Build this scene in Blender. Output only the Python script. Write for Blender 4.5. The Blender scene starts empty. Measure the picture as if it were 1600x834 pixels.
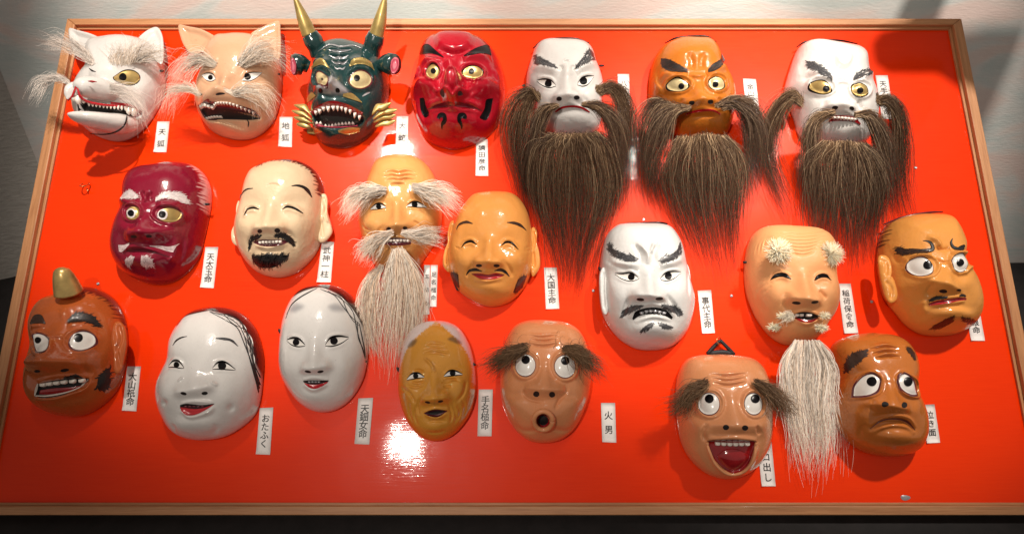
import bpy, math, random
import numpy as np
from mathutils import Matrix, Vector

# ---------------------------------------------------------------- camera, light, exposure
F_PX, W_PX, H_PX = 1100.0, 1600.0, 834.0        # focal length in photo pixels, photo size
CX, CY = 803.0, 417.0
TILT = math.radians(15.8)                        # optical axis above the board's normal
DIST = 1.26                                      # camera to board, metres
LEAN = math.radians(49.0)                        # board leans back from the vertical
BOARD_Z0 = 0.83                                  # height of the board's origin above the floor
YB = Vector((0, math.cos(LEAN), -math.sin(LEAN)))
ZB = Vector((0, math.sin(LEAN), math.cos(LEAN)))
ORIGIN = Vector((0, 0, BOARD_Z0))
BM = Matrix(((1, 0, 0, ORIGIN.x), (0, YB.y, ZB.y, ORIGIN.y), (0, YB.z, ZB.z, ORIGIN.z), (0, 0, 0, 1)))

sc = bpy.context.scene
col = sc.collection
cam_d = bpy.data.cameras.new('camera')
cam = bpy.data.objects.new('camera', cam_d)
col.objects.link(cam)
sc.camera = cam
cam_d.sensor_width = 36
cam_d.lens = F_PX / W_PX * 36
cam_d.shift_x = (800 - CX) / W_PX
cam_d.clip_start, cam_d.clip_end = 0.02, 60
cam.location = BM @ Vector((0, -DIST, 0))
cam.rotation_euler = (math.radians(90) + TILT - LEAN, 0, 0)

world = bpy.data.worlds.new('World')
sc.world = world
world.use_nodes = True
world.node_tree.nodes['Background'].inputs[0].default_value = (1.0, 0.88, 0.78, 1)
world.node_tree.nodes['Background'].inputs[1].default_value = 0.18

def spot(name, x, z, dist, energy, aim, angle, blend, radius=0.045, color=(1, 0.9, 0.8)):
    """spot lamp; x, z, dist are measured in the board's frame, aim is a board point"""
    d = bpy.data.lights.new(name, 'SPOT')
    d.energy, d.spot_size, d.spot_blend, d.shadow_soft_size, d.color = energy, math.radians(angle), blend, radius, color
    o = bpy.data.objects.new(name, d)
    col.objects.link(o)
    o.location = BM @ Vector((x, -dist, z))
    t = BM @ Vector((aim[0], 0, aim[1]))
    o.rotation_euler = (t - o.location).to_track_quat('-Z', 'Y').to_euler()
    return o

LAMPS = [
    ('spot_left', -0.50, 1.30, 1.50, 104, (-0.54, 0.72), 41, 0.6, 0.026),
    ('spot_centre', 0.50, 1.28, 1.50, 88, (0.20, 0.70), 38, 0.5, 0.036),
    ('spot_right', 1.02, 1.28, 1.50, 96, (0.70, 0.60), 42, 0.5, 0.036),
    ('spot_low', -0.56, 0.11, 2.60, 88, (-0.04, 0.64), 46, 0.9, 0.011),
]
for L in LAMPS:
    spot(*L)

sc.view_settings.view_transform = 'Standard'
sc.view_settings.look = 'None'
sc.view_settings.exposure = 0.38
sc.view_settings.gamma = 1.0
sc.view_settings.use_curve_mapping = False

# ---------------------------------------------------------------- helpers
rng = np.random.default_rng(7)

def unproj(px, py, h):
    """photo pixel and height above the board -> board coordinates"""
    rx = (np.asarray(px, float) - CX) / F_PX
    ry = -(np.asarray(py, float) - CY) / F_PX
    y = math.cos(TILT) - ry * math.sin(TILT)
    z = math.sin(TILT) + ry * math.cos(TILT)
    k = (DIST - np.asarray(h, float)) / y
    return rx * k, z * k

def tag(o, label=None, cat=None, group=None, kind=None):
    if label: o['label'] = label
    if cat: o['category'] = cat
    if group: o['group'] = group
    if kind: o['kind'] = kind
    return o

def mesh_obj(name, verts, faces, mat, parent=None, smooth=True, colors=None, matrix=None):
    me = bpy.data.meshes.new(name)
    verts = np.asarray(verts, dtype=np.float32)
    me.vertices.add(len(verts))
    me.vertices.foreach_set('co', verts.ravel())
    if isinstance(faces, np.ndarray):
        nf, k = faces.shape
        me.loops.add(nf * k)
        me.loops.foreach_set('vertex_index', faces.astype(np.int32).ravel())
        me.polygons.add(nf)
        me.polygons.foreach_set('loop_start', np.arange(0, nf * k, k, dtype=np.int32))
        me.polygons.foreach_set('loop_total', np.full(nf, k, dtype=np.int32))
    else:
        me.clear_geometry()
        me.from_pydata(verts.tolist(), [], faces)
    me.update(calc_edges=True)
    me.validate()
    if smooth:
        me.polygons.foreach_set('use_smooth', np.ones(len(me.polygons), dtype=bool))
    if colors is not None:
        a = me.color_attributes.new('Col', 'FLOAT_COLOR', 'POINT')
        c = np.ones((len(verts), 4), dtype=np.float32)
        c[:, :3] = colors
        a.data.foreach_set('color', c.ravel())
    me.materials.append(mat)
    o = bpy.data.objects.new(name, me)
    col.objects.link(o)
    if parent is not None:
        o.parent = parent
    if matrix is not None:
        o.matrix_world = matrix
    return o

def grid_faces(n, m, wrap=False):
    """n rows by m columns of vertices -> quads"""
    i, j = np.meshgrid(np.arange(n - 1), np.arange(m if wrap else m - 1), indexing='ij')
    j2 = (j + 1) % m
    return np.stack([i * m + j, i * m + j2, (i + 1) * m + j2, (i + 1) * m + j], -1).reshape(-1, 4)

def catmull(p, n, closed=False):
    p = np.asarray(p, float)
    k = len(p)
    if k == 2 and not closed:
        t = np.linspace(0, 1, n)[:, None]
        return p[0] * (1 - t) + p[1] * t
    if closed:
        q = np.vstack([p[-1], p, p[0], p[1]])
        t = np.linspace(0, k, n, endpoint=False)
    else:
        q = np.vstack([2 * p[0] - p[1], p, 2 * p[-1] - p[-2]])
        t = np.linspace(0, k - 1, n)
    i = np.minimum(t.astype(int), k - 1 if closed else k - 2)
    u = (t - i)[:, None]
    a, b, c, d = q[i], q[i + 1], q[i + 2], q[i + 3]
    return 0.5 * (2 * b + (c - a) * u + (2 * a - 5 * b + 4 * c - d) * u ** 2 + (3 * b - a - 3 * c + d) * u ** 3)

def even(p, n):
    """resample a curve at even arc length"""
    p = catmull(p, 160) if len(p) > 2 else catmull(p, 40)
    s = np.r_[0, np.cumsum(np.linalg.norm(np.diff(p, axis=0), axis=1))]
    t = np.linspace(0, s[-1], n)
    return np.stack([np.interp(t, s, p[:, k]) for k in range(p.shape[1])], -1)

def seg_dist(x, z, pts):
    """distance to a polyline and position along it (0..1)"""
    best = np.full(x.shape, 1e9); par = np.zeros(x.shape)
    n = len(pts) - 1
    for i in range(n):
        a, b = pts[i], pts[i + 1]
        d = b - a
        L = max(d @ d, 1e-12)
        t = np.clip(((x - a[0]) * d[0] + (z - a[1]) * d[1]) / L, 0, 1)
        e = np.hypot(x - a[0] - t * d[0], z - a[1] - t * d[1])
        m = e < best
        best = np.where(m, e, best); par = np.where(m, (i + t) / n, par)
    return best, par

def poly_sd(x, z, pts):
    """signed distance to a closed polygon, negative inside"""
    d, _ = seg_dist(x, z, np.vstack([pts, pts[:1]]))
    ins = np.zeros(x.shape, bool)
    n = len(pts)
    for i in range(n):
        a, b = pts[i], pts[(i + 1) % n]
        if a[1] == b[1]: continue
        c = (a[1] > z) != (b[1] > z)
        ins ^= c & (x < (b[0] - a[0]) * (z - a[1]) / (b[1] - a[1]) + a[0])
    return np.where(ins, -d, d)

def sstep(e0, e1, x):
    t = np.clip((x - e0) / (e1 - e0), 0, 1)
    return t * t * (3 - 2 * t)

# ---------------------------------------------------------------- materials
def new_mat(name):
    m = bpy.data.materials.new(name)
    m.use_nodes = True
    nt = m.node_tree
    return m, nt, nt.nodes['Principled BSDF']

def noise_node(nt, scale, detail=3, rough=0.5, vec=None, dist=0.0):
    n = nt.nodes.new('ShaderNodeTexNoise')
    n.inputs['Scale'].default_value = scale
    n.inputs['Detail'].default_value = detail
    n.inputs['Roughness'].default_value = rough
    n.inputs['Distortion'].default_value = dist
    if vec is not None: nt.links.new(vec, n.inputs['Vector'])
    return n

def obj_coord(nt, scale=(1, 1, 1)):
    t = nt.nodes.new('ShaderNodeTexCoord')
    m = nt.nodes.new('ShaderNodeMapping')
    m.inputs['Scale'].default_value = scale
    nt.links.new(t.outputs['Object'], m.inputs['Vector'])
    return m.outputs['Vector']

def add_bump(nt, bsdf, height, strength, dist):
    b = nt.nodes.new('ShaderNodeBump')
    b.inputs['Strength'].default_value = strength
    b.inputs['Distance'].default_value = dist
    nt.links.new(height, b.inputs['Height'])
    nt.links.new(b.outputs['Normal'], bsdf.inputs['Normal'])
    return b

def mixcol(nt, fac, a, b, mode='MIX'):
    m = nt.nodes.new('ShaderNodeMix')
    m.data_type = 'RGBA'; m.blend_type = mode
    for sock, v in ((m.inputs[0], fac), (m.inputs[6], a), (m.inputs[7], b)):
        if hasattr(v, 'is_output'): nt.links.new(v, sock)
        elif isinstance(v, (int, float)): sock.default_value = v
        else: sock.default_value = (*v[:3], 1)
    return m.outputs[2]

def ramp(nt, fac, stops):
    r = nt.nodes.new('ShaderNodeValToRGB')
    e = r.color_ramp.elements
    while len(e) < len(stops): e.new(0.5)
    for k, (p, c) in enumerate(stops):
        e[k].position = p; e[k].color = (*c[:3], 1)
    nt.links.new(fac, r.inputs['Fac'])
    return r.outputs['Color']

def lacquer(name, rough=0.34, coat=0.6, coat_rough=0.09, bump=0.34, vary=0.07):
    """painted and lacquered face; the paint colour is the mesh's colour attribute"""
    m, nt, b = new_mat(name)
    at = nt.nodes.new('ShaderNodeAttribute'); at.attribute_name = 'Col'
    v = obj_coord(nt)
    n1 = noise_node(nt, 22, 4, 0.55, v)
    n2 = noise_node(nt, 260, 2, 0.5, v)
    shade = ramp(nt, n1.outputs['Fac'], [(0.3, (1 - vary,) * 3), (0.7, (1, 1, 1))])
    c = mixcol(nt, 1.0, at.outputs['Color'], shade, 'MULTIPLY')
    n4 = noise_node(nt, 420, 4, 0.7, v)
    c = mixcol(nt, 1.0, c, ramp(nt, n4.outputs['Fac'], [(0.27, (0.62, 0.58, 0.55)), (0.36, (1, 1, 1))]), 'MULTIPLY')
    nt.links.new(c, b.inputs['Base Color'])
    mr = nt.nodes.new('ShaderNodeMapRange')
    mr.inputs['To Min'].default_value = rough - 0.08; mr.inputs['To Max'].default_value = rough + 0.12
    nt.links.new(n1.outputs['Fac'], mr.inputs['Value'])
    nt.links.new(mr.outputs['Result'], b.inputs['Roughness'])
    b.inputs['Coat Weight'].default_value = coat
    b.inputs['Coat Roughness'].default_value = coat_rough
    b.inputs['Specular IOR Level'].default_value = 0.2
    n3 = noise_node(nt, 60, 3, 0.5, v)
    ad = nt.nodes.new('ShaderNodeMath'); ad.operation = 'MULTIPLY_ADD'
    nt.links.new(n2.outputs['Fac'], ad.inputs[0]); ad.inputs[1].default_value = 0.12
    nt.links.new(n3.outputs['Fac'], ad.inputs[2])
    bp = add_bump(nt, b, ad.outputs[0], bump, 0.004)
    nt.links.new(bp.outputs['Normal'], b.inputs['Coat Normal'])
    return m

def paint(name, color, rough=0.35, coat=0.4, metal=0.0, vary=0.15, scale=60, bump=0.1):
    m, nt, b = new_mat(name)
    v = obj_coord(nt)
    n = noise_node(nt, scale, 3, 0.6, v)
    c = ramp(nt, n.outputs['Fac'], [(0.3, [k * (1 - vary) for k in color]), (0.7, [min(1, k * (1 + vary * 0.4)) for k in color])])
    nt.links.new(c, b.inputs['Base Color'])
    b.inputs['Roughness'].default_value = rough
    b.inputs['Coat Weight'].default_value = coat
    b.inputs['Coat Roughness'].default_value = 0.1
    b.inputs['Metallic'].default_value = metal
    if bump: add_bump(nt, b, n.outputs['Fac'], bump, 0.002)
    return m

def hair_mat(name, rough=0.45):
    m, nt, b = new_mat(name)
    at = nt.nodes.new('ShaderNodeAttribute'); at.attribute_name = 'Col'
    nt.links.new(at.outputs['Color'], b.inputs['Base Color'])
    b.inputs['Roughness'].default_value = rough
    b.inputs['Specular IOR Level'].default_value = 0.22
    tr = nt.nodes.new('ShaderNodeBsdfTranslucent'); nt.links.new(at.outputs['Color'], tr.inputs['Color'])
    mx = nt.nodes.new('ShaderNodeMixShader'); mx.inputs[0].default_value = 0.3
    nt.links.new(b.outputs[0], mx.inputs[1]); nt.links.new(tr.outputs[0], mx.inputs[2])
    nt.links.new(mx.outputs[0], nt.nodes['Material Output'].inputs['Surface'])
    return m

M = {}
M['lacquer'] = lacquer('glossy_lacquer')
M['satin'] = lacquer('satin_lacquer', 0.45, 0.15, 0.25, 0.2)
M['high_gloss'] = lacquer('high_gloss_lacquer', 0.26, 1.0, 0.05, 0.24)
M['hair'] = hair_mat('animal_hair')
M['black'] = paint('black_paint', (0.005, 0.004, 0.005), 0.25, 0.0, vary=0.3)
M['black'].node_tree.nodes['Principled BSDF'].inputs['Specular IOR Level'].default_value = 0.25
M['dark'] = paint('dark_hollow', (0.01, 0.007, 0.007), 0.6, 0.0)
M['soft_black'] = paint('brushed_black_paint', (0.012, 0.011, 0.011), 0.45, 0.1, vary=0.4, scale=300)
M['grey'] = paint('grey_brushed_paint', (0.055, 0.055, 0.06), 0.4, 0.2, vary=0.5, scale=250)
M['brown_paint'] = paint('dark_brown_paint', (0.05, 0.022, 0.014), 0.4, 0.3, vary=0.5, scale=250)
M['white'] = paint('white_paint', (0.80, 0.77, 0.72), 0.3, 0.5, vary=0.06)
M['white_hair_paint'] = paint('white_hair_paint', (0.74, 0.66, 0.64), 0.4, 0.3, vary=0.3, scale=300)
M['pink_white'] = paint('pinkish_white_paint', (0.70, 0.55, 0.55), 0.4, 0.3, vary=0.35, scale=250)
M['tooth'] = paint('ivory_tooth', (0.78, 0.70, 0.62), 0.3, 0.4, vary=0.08)
M['gold'] = paint('gold_leaf', (0.60, 0.42, 0.15), 0.34, 0.3, metal=0.6, vary=0.35, scale=45)
M['gold_paint'] = paint('gold_paint', (0.50, 0.36, 0.12), 0.38, 0.3, metal=0.55, vary=0.35, scale=40)
M['cream_eye'] = paint('cream_eye_paint', (0.62, 0.50, 0.26), 0.3, 0.6, metal=0.25, vary=0.3, scale=40)
M['red_lip'] = paint('red_lip_paint', (0.50, 0.012, 0.02), 0.25, 0.7, vary=0.2)
M['maroon'] = paint('maroon_paint', (0.10, 0.008, 0.016), 0.3, 0.5, vary=0.2)
M['red_deep'] = paint('deep_red_paint', (0.32, 0.008, 0.012), 0.2, 0.9, vary=0.3)
M['pink'] = paint('pink_paint', (0.34, 0.03, 0.06), 0.5, 0.1, vary=0.3)
M['silver'] = paint('silver_paint', (0.42, 0.42, 0.44), 0.3, 0.5, metal=0.5, vary=0.2)
M['green_lac'] = paint('dark_green_lacquer', (0.008, 0.035, 0.034), 0.22, 0.9, vary=0.3)
M['cord'] = paint('black_cord', (0.01, 0.01, 0.012), 0.6, 0.0)
M['wire'] = paint('brass_wire', (0.6, 0.3, 0.12), 0.3, 0.0, metal=0.9)

# ---------------------------------------------------------------- hair
def hair_strands(name, paths, mat_colors, width, parent, sides=3, tip=0.25):
    """paths: (n, m, 3) board coordinates X, h, Z relative to parent; one tube per strand"""
    n, m, _ = paths.shape
    d = np.gradient(paths, axis=1)
    d /= np.linalg.norm(d, axis=2, keepdims=True) + 1e-9
    ref = np.array([0.13, 1.0, 0.21]) / 1.03
    a = np.cross(d, ref); a /= np.linalg.norm(a, axis=2, keepdims=True) + 1e-9
    b = np.cross(d, a)
    t = np.linspace(0, 1, m)
    w = width * (1 - (1 - tip) * t ** 2)[None, :, None] * rng.uniform(0.55, 1.35, (n, 1, 1)) * 0.5
    ang0 = rng.uniform(0, 6.28, (n, 1, 1))
    rings = []
    for k in range(sides):
        q = ang0 + k * 2 * math.pi / sides
        rings.append(paths + w * (a * np.cos(q) + b * np.sin(q)))
    v = np.stack(rings, 2)                        # n, m, sides, 3
    base = (np.arange(n) * m * sides)[:, None, None]
    i = np.arange(m - 1)[None, :, None]; s = np.arange(sides)[None, None, :]
    s2 = (s + 1) % sides
    f = np.stack([base + i * sides + s, base + i * sides + s2, base + (i + 1) * sides + s2, base + (i + 1) * sides + s], -1).reshape(-1, 4)
    cols = np.repeat(mat_colors, m * sides, axis=0) if mat_colors.ndim == 2 else np.repeat(mat_colors.reshape(n * m, 3), sides, axis=0)
    vv = v.reshape(-1, 3).copy(); vv[:, 1] *= -1
    o = mesh_obj(name, vv, f[:, ::-1], M['hair'], parent, True, cols)
    # strands shade partly like the lock they lie in, so fine hair does not go dark
    nn = (v - paths[:, :, None, :]).reshape(-1, 3); nn[:, 1] *= -1
    nn /= np.linalg.norm(nn, axis=1, keepdims=True) + 1e-12
    nn = nn * 0.55 + np.array([0.0, -0.75, 0.55])
    nn /= np.linalg.norm(nn, axis=1, keepdims=True) + 1e-12
    o.data.normals_split_custom_set_from_vertices(nn.tolist())
    return o
# ---------------------------------------------------------------- the mask builder
HMAX = 0.24

class Mask:
    """a carved face: a dome over an outline plus bumps and ridges, with painted and carved parts laid on it.
    Points are given as (x, y) measured on an enlarged view with origin (ox, oy) and scale s."""
    def __init__(s, name, label, view, outline, depth, color, mat='lacquer', p=2.5, q=0.5, rim=0.008, res=(300, 112), seed=0):
        s.ox, s.oy, s.s = view
        s.D, s.p, s.q, s.rim, s.res = depth, p, q, rim, res
        s.color = np.array(color, float); s.mat = M[mat]; s.feats = []; s.paints = []
        o = catmull(outline, 96, True)
        gx, gy = o[:, 0] / s.s + s.ox, o[:, 1] / s.s + s.oy
        A = np.stack(unproj(gx, gy, 0 * gx + rim), -1)
        c = A.mean(0)
        rr = np.linspace(0, 1, 60)
        prof = depth * 1.12 * (1 - rr ** p) ** q
        c0 = c.copy()
        for _ in range(8):
            e = A - c; L = np.linalg.norm(e, axis=1); e /= L[:, None]
            # parallax of the bulging side turned away from the camera
            sl = (e @ c0) / DIST + (L * 0.6) / DIST * 0
            R = L.copy()
            for _ in range(25):
                ext = (rr[None, :] * R[:, None] + prof[None, :] * sl[:, None]).max(1)
                R = np.maximum(R + (L - ext), 0.02)
            P = c + e * R[:, None]
            c2 = P.mean(0)
            if np.linalg.norm(c2 - c) < 1e-4: break
            c = c * 0.4 + c2 * 0.6
        s.c = c
        th = np.arctan2(P[:, 1] - c[1], P[:, 0] - c[0]); R = np.hypot(P[:, 0] - c[0], P[:, 1] - c[1])
        k = np.argsort(th); th, R = th[k], R[k]
        s.th = np.r_[th[-1] - 2 * math.pi, th, th[0] + 2 * math.pi]; s.R = np.r_[R[-1], R, R[0]]
        s.k = (DIST * math.cos(TILT) + c[1] * math.sin(TILT)) / F_PX / s.s       # metres per view pixel
        s.root = bpy.data.objects.new(name, None); col.objects.link(s.root)
        s.root.empty_display_size = 0.03
        s.root.matrix_world = BM @ Matrix.Translation((c[0], 0, c[1]))
        tag(s.root, label, 'mask', 'painted festival masks hung on the red board')
        s.rs = np.random.default_rng(100 + seed)

    # geometry of the surface
    def rad(s, x, z):
        return np.hypot(x - s.c[0], z - s.c[1]) / np.interp(np.arctan2(z - s.c[1], x - s.c[0]), s.th, s.R)
    def H(s, x, z):
        r = s.rad(x, z)
        rc = np.clip(r, 0, 1)
        h = s.rim + s.D * (1 - rc ** s.p) ** s.q
        f = 0
        for g in s.feats: f = f + g(x, z)
        return np.maximum(h + f * (1 - rc ** 10), 0.002)
    def ray(s, pts, lift=0.0):
        """where the line of sight through view points meets the surface; lift raises the surface locally"""
        pts = np.atleast_2d(np.asarray(pts, float))
        gx, gy = pts[:, 0] / s.s + s.ox, pts[:, 1] / s.s + s.oy
        hs = np.linspace(HMAX, 0, 130)
        X, Z = unproj(gx[:, None], gy[:, None], hs[None, :])
        d = hs[None, :] - s.H(X, Z) - np.where(s.rad(X, Z) < 1, lift, 0)
        hit = d <= 0
        i = np.where(hit.any(1), hit.argmax(1), len(hs) - 1)
        i = np.clip(i, 1, len(hs) - 1)
        ar = np.arange(len(pts))
        d0, d1 = d[ar, i - 1], d[ar, i]
        t = np.clip(d0 / np.maximum(d0 - d1, 1e-9), 0, 1)
        h = hs[i - 1] * (1 - t) + hs[i] * t
        X, Z = unproj(gx, gy, h)
        return np.stack([X, Z], -1)
    def at(s, x, y, h):
        X, Z = unproj(x / s.s + s.ox, y / s.s + s.oy, h)
        return np.array([X, Z])

    def frame(s, x, y, rx, ry, ang=0, lift=0.0):
        """centre and half-axes, in plan, of an ellipse seen at (x, y)"""
        q = math.radians(ang); ca, sa = math.cos(q), math.sin(q)
        f = 0.6
        P = s.ray([(x, y), (x + f * rx * ca, y + f * rx * sa), (x - f * rx * ca, y - f * rx * sa), (x + f * ry * sa, y - f * ry * ca), (x - f * ry * sa, y + f * ry * ca)], lift)
        U = (P[1] - P[2]) / 2 / f; V = (P[3] - P[4]) / 2 / f
        def cl(w, r, d0):
            L = np.linalg.norm(w) + 1e-9
            w0 = np.array(d0) * r * s.k
            if L < 0.25 * r * s.k or (w @ w0) <= 0: return w0 * 0.6
            return w * min(max(L, 0.35 * r * s.k), 1.25 * r * s.k) / L
        U = cl(U, rx, (ca, -sa)); V = cl(V, ry, (sa, ca))
        return P[0], np.array([[U[0], V[0]], [U[1], V[1]]])
    # relief; sizes in view pixels, heights in millimetres
    def bump(s, x, y, rx, ry, amp, ang=0, pw=1.0, lift=0):
        c, Mi = s.frame(x, y, rx, ry, -ang, lift / 1000)
        Mi = np.linalg.inv(Mi); A = amp / 1000
        def g(X, Z):
            u = Mi[0, 0] * (X - c[0]) + Mi[0, 1] * (Z - c[1]); v = Mi[1, 0] * (X - c[0]) + Mi[1, 1] * (Z - c[1])
            return A * np.exp(-(u * u + v * v) ** pw)
        s.feats.append(g); return s
    def ridge(s, pts, w, amp, taper=0.25, lift=0, n=14):
        q = even(s.ray(pts, lift / 1000), n); W = w * s.k; A = amp / 1000 * (1.3 if w < 14 else 1.1)
        lo, hi = q.min(0) - 3 * W, q.max(0) + 3 * W
        def g(X, Z):
            out = np.zeros(X.shape)
            m = (X > lo[0]) & (X < hi[0]) & (Z > lo[1]) & (Z < hi[1])
            if m.any():
                d, t = seg_dist(X[m], Z[m], q)
                e = np.clip(np.minimum(t, 1 - t) / max(taper, 1e-3), 0, 1) if taper else 1
                e = np.where(e < 1, e ** 0.7, 1) if taper else 1
                out[m] = A * np.exp(-(d / W) ** 2) * e
            return out
        s.feats.append(g); return s
    def wrinkles(s, lines, w=5, amp=-2.2, edge=1.6):
        amp *= 1.35; edge *= 1.35
        for l in lines:
            s.ridge(l, w, amp, 0.3)
            off = [(x, y - w * 2.2) for x, y in l]
            s.ridge(off, w * 1.3, edge, 0.4)
        return s
    def pit(s, poly, amp, soft=6):
        q = s.ray(catmull(poly, 40, True)); S = soft * s.k; A = amp / 1000
        lo, hi = q.min(0) - 2 * S, q.max(0) + 2 * S
        def g(X, Z):
            out = np.zeros(X.shape)
            m = (X > lo[0]) & (X < hi[0]) & (Z > lo[1]) & (Z < hi[1])
            if m.any(): out[m] = A * sstep(S, -S, poly_sd(X[m], Z[m], q))
            return out
        s.feats.append(g); return s
    def nose(s, root, tip, w0, w1, amp, alae=1.0, hook=0.46, ball=0.22):
        amp = amp * 0.9; hook = max(hook, 0.42)
        a = s.ray([root])[0]; b = s.ray([tip], amp / 1000 * 0.8)[0]
        d = b - a; L = np.linalg.norm(d); d /= L; n = np.array([d[1], -d[0]])
        W0, W1, A = w0 * s.k, w1 * s.k, amp / 1000
        def g(X, Z):
            u = (X - a[0]) * d[0] + (Z - a[1]) * d[1]; v = (X - a[0]) * n[0] + (Z - a[1]) * n[1]
            t = u / L; tc = np.clip(t, 0, 1)
            w = W0 + (W1 - W0) * tc ** 1.5
            e = np.where(t > 1, np.exp(-((u - L) / (hook * W1)) ** 2), np.where(t < 0, np.exp(-(u / (W0 * 1.2)) ** 2), 1.0))
            h = A * (0.22 + 0.78 * tc ** 1.25) * np.exp(-np.abs(v / w) ** 2.2) * e
            h += A * ball * np.exp(-((u - L * 0.93) ** 2 + v ** 2) / (W1 * 0.72) ** 2)
            if alae:
                for sg in (-1, 1):
                    uu = u - L * 0.93; e2 = np.where(uu > 0, 0.34, 0.62) * W1
                    h += alae * A * 0.42 * np.exp(-((v - sg * W1 * 1.05) / (W1 * 0.48)) ** 2 - (uu / e2) ** 2)
            return h
        s.feats.append(g); return s
    def add(s, fn): s.feats.append(fn); return s

    # paint that is brushed on the shell itself (kept in the colour attribute)
    def tint(s, poly, color, soft=6, alpha=1.0, streak=0.0, outside=False):
        q = s.ray(catmull(poly, 60, True)); S = soft * s.k
        s.paints.append((q, np.array(color, float), S, alpha, streak, outside)); return s
    def tint_line(s, pts, w, color, soft=3, alpha=1.0):
        q = even(s.ray(pts), 16)
        s.paints.append((q, np.array(color, float), (w * s.k, soft * s.k), alpha, 'line', False)); return s
    def colors_at(s, x, z):
        c = np.tile(s.color, (len(x), 1))
        for q, cc, S, al, streak, outside in s.paints:
            if streak == 'line':
                d, t = seg_dist(x, z, q)
                w = sstep(S[0] + S[1], S[0] - S[1] * 0.5, d) * al
            else:
                d = poly_sd(x, z, q)
                if streak:
                    a = np.arctan2(z - s.c[1], x - s.c[0])
                    d = d + streak * s.k * (np.sin(a * 151) + np.sin(a * 97 + 2) + np.sin(a * 233 + 1)) / 2
                w = (sstep(-S, S, d) if outside else sstep(S, -S, d)) * al
            c = c * (1 - w[:, None]) + cc * w[:, None]
        return c

    def build(s, thick=0.005):
        na, nr = s.res
        th = np.linspace(-math.pi, math.pi, na, endpoint=False)
        R = np.interp(th, s.th, s.R)
        t = np.linspace(0.0, 1, nr)
        r = np.sin(t * math.pi / 2) ** 0.95; r[0] = 0.004
        X = s.c[0] + r[:, None] * R * np.cos(th); Z = s.c[1] + r[:, None] * R * np.sin(th)
        h = s.H(X.ravel(), Z.ravel())
        V = np.stack([X.ravel() - s.c[0], -h, Z.ravel() - s.c[1]], -1)
        C = s.colors_at(X.ravel(), Z.ravel())
        # rim turned back to the board, then the hollow inside
        extra = []
        for rr, hh in ((1.0, 0.003), (0.96, 0.003), (0.95, s.rim * 0.8 + 0.004), (0.86, s.rim + s.D * 0.38), (0.6, s.rim + s.D * 0.7), (0.02, s.rim + s.D * 0.8)):
            extra.append(np.stack([rr * R * np.cos(th), np.full(na, -hh), rr * R * np.sin(th)], -1))
        V = np.vstack([V] + extra); C = np.vstack([C, np.tile(C[-na:], (2, 1)), np.tile(np.array([0.02, 0.015, 0.012]), (4 * na, 1))])
        f = grid_faces(nr + 6, na, True)[:, ::-1]
        s.shell = mesh_obj('face', V, f, s.mat, s.root, True, C)
        ctr = [(nr - nr) * na + j for j in range(na)]
        return s.shell

    # parts laid on the surface
    def patch(s, name, U, B, mat, off=0.5, bulge=0.0, m=9, parent=None, label=None, n=30, pre=False, thick=0.0):
        """sheet between two plan curves U and B, following the surface"""
        U, B = (even(U, n), even(B, n))
        t = np.linspace(0, 1, m)[:, None, None]
        Q = U[None] * (1 - t) + B[None] * t
        x, z = Q[..., 0].ravel(), Q[..., 1].ravel()
        prof = (np.sin(np.linspace(0, 1, m) * math.pi)[:, None] * np.sin(np.linspace(0, 1, n) * math.pi)[None] ** 0.6).ravel()
        h = s.H(x, z) + off / 1000 + bulge / 1000 * prof
        V = np.stack([x - s.c[0], -h, z - s.c[1]], -1)
        # turned-down edge so that the paint or inlay has a body
        Vb = V.copy(); Vb[:, 1] += (off + 0.8) / 1000
        f = grid_faces(m, n)
        nb = len(V)
        ring = [j for j in range(n)] + [i * n + n - 1 for i in range(1, m)] + [(m - 1) * n + j for j in range(n - 2, -1, -1)] + [i * n for i in range(m - 2, 0, -1)]
        ring = np.array(ring)
        rv = Vb[ring]; idx = nb + np.arange(len(ring))
        side = np.stack([ring, np.roll(ring, -1), np.roll(idx, -1), idx], -1)
        o = mesh_obj(name, np.vstack([V, rv]), np.vstack([f, side]), M[mat] if isinstance(mat, str) else mat, parent or s.root)
        if label: o['label'] = label
        return o
    def band(s, name, top, bot, mat, off=0.5, bulge=0.0, **kw):
        T = s.ray(catmull(top, 24) if len(top) > 2 else top); Bq = s.ray(catmull(bot, 24) if len(bot) > 2 else bot)
        return s.patch(name, T, Bq, mat, off, bulge, **kw)
    def disc(s, name, x, y, rx, ry, mat, off=0.5, bulge=0.0, ang=0, **kw):
        c, F = s.frame(x, y, rx, ry, ang)
        a = np.linspace(math.pi, 0, 25)
        def cur(sg):
            return c + (F @ np.stack([np.cos(a), sg * np.sin(a)])).T
        kw.setdefault('m', 13)
        return s.patch(name, cur(1), cur(-1), mat, off, bulge, **kw)
    def stroke(s, name, pts, w, mat, off=0.7, m=4, n=30, **kw):
        q = even(s.ray(catmull(pts, 24) if len(pts) > 2 else pts), n)
        d = np.gradient(q, axis=0); d /= np.linalg.norm(d, axis=1, keepdims=True) + 1e-9
        nn = np.stack([-d[:, 1], d[:, 0]], -1)
        W = np.interp(np.linspace(0, 1, n), np.linspace(0, 1, len(w)), w) if np.ndim(w) else w * np.ones(n)
        W = (W * s.k * 0.5)[:, None]
        o = s.patch(name, q + nn * W, q - nn * W, mat, off, m=m, n=n, **kw)
        return o
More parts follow.
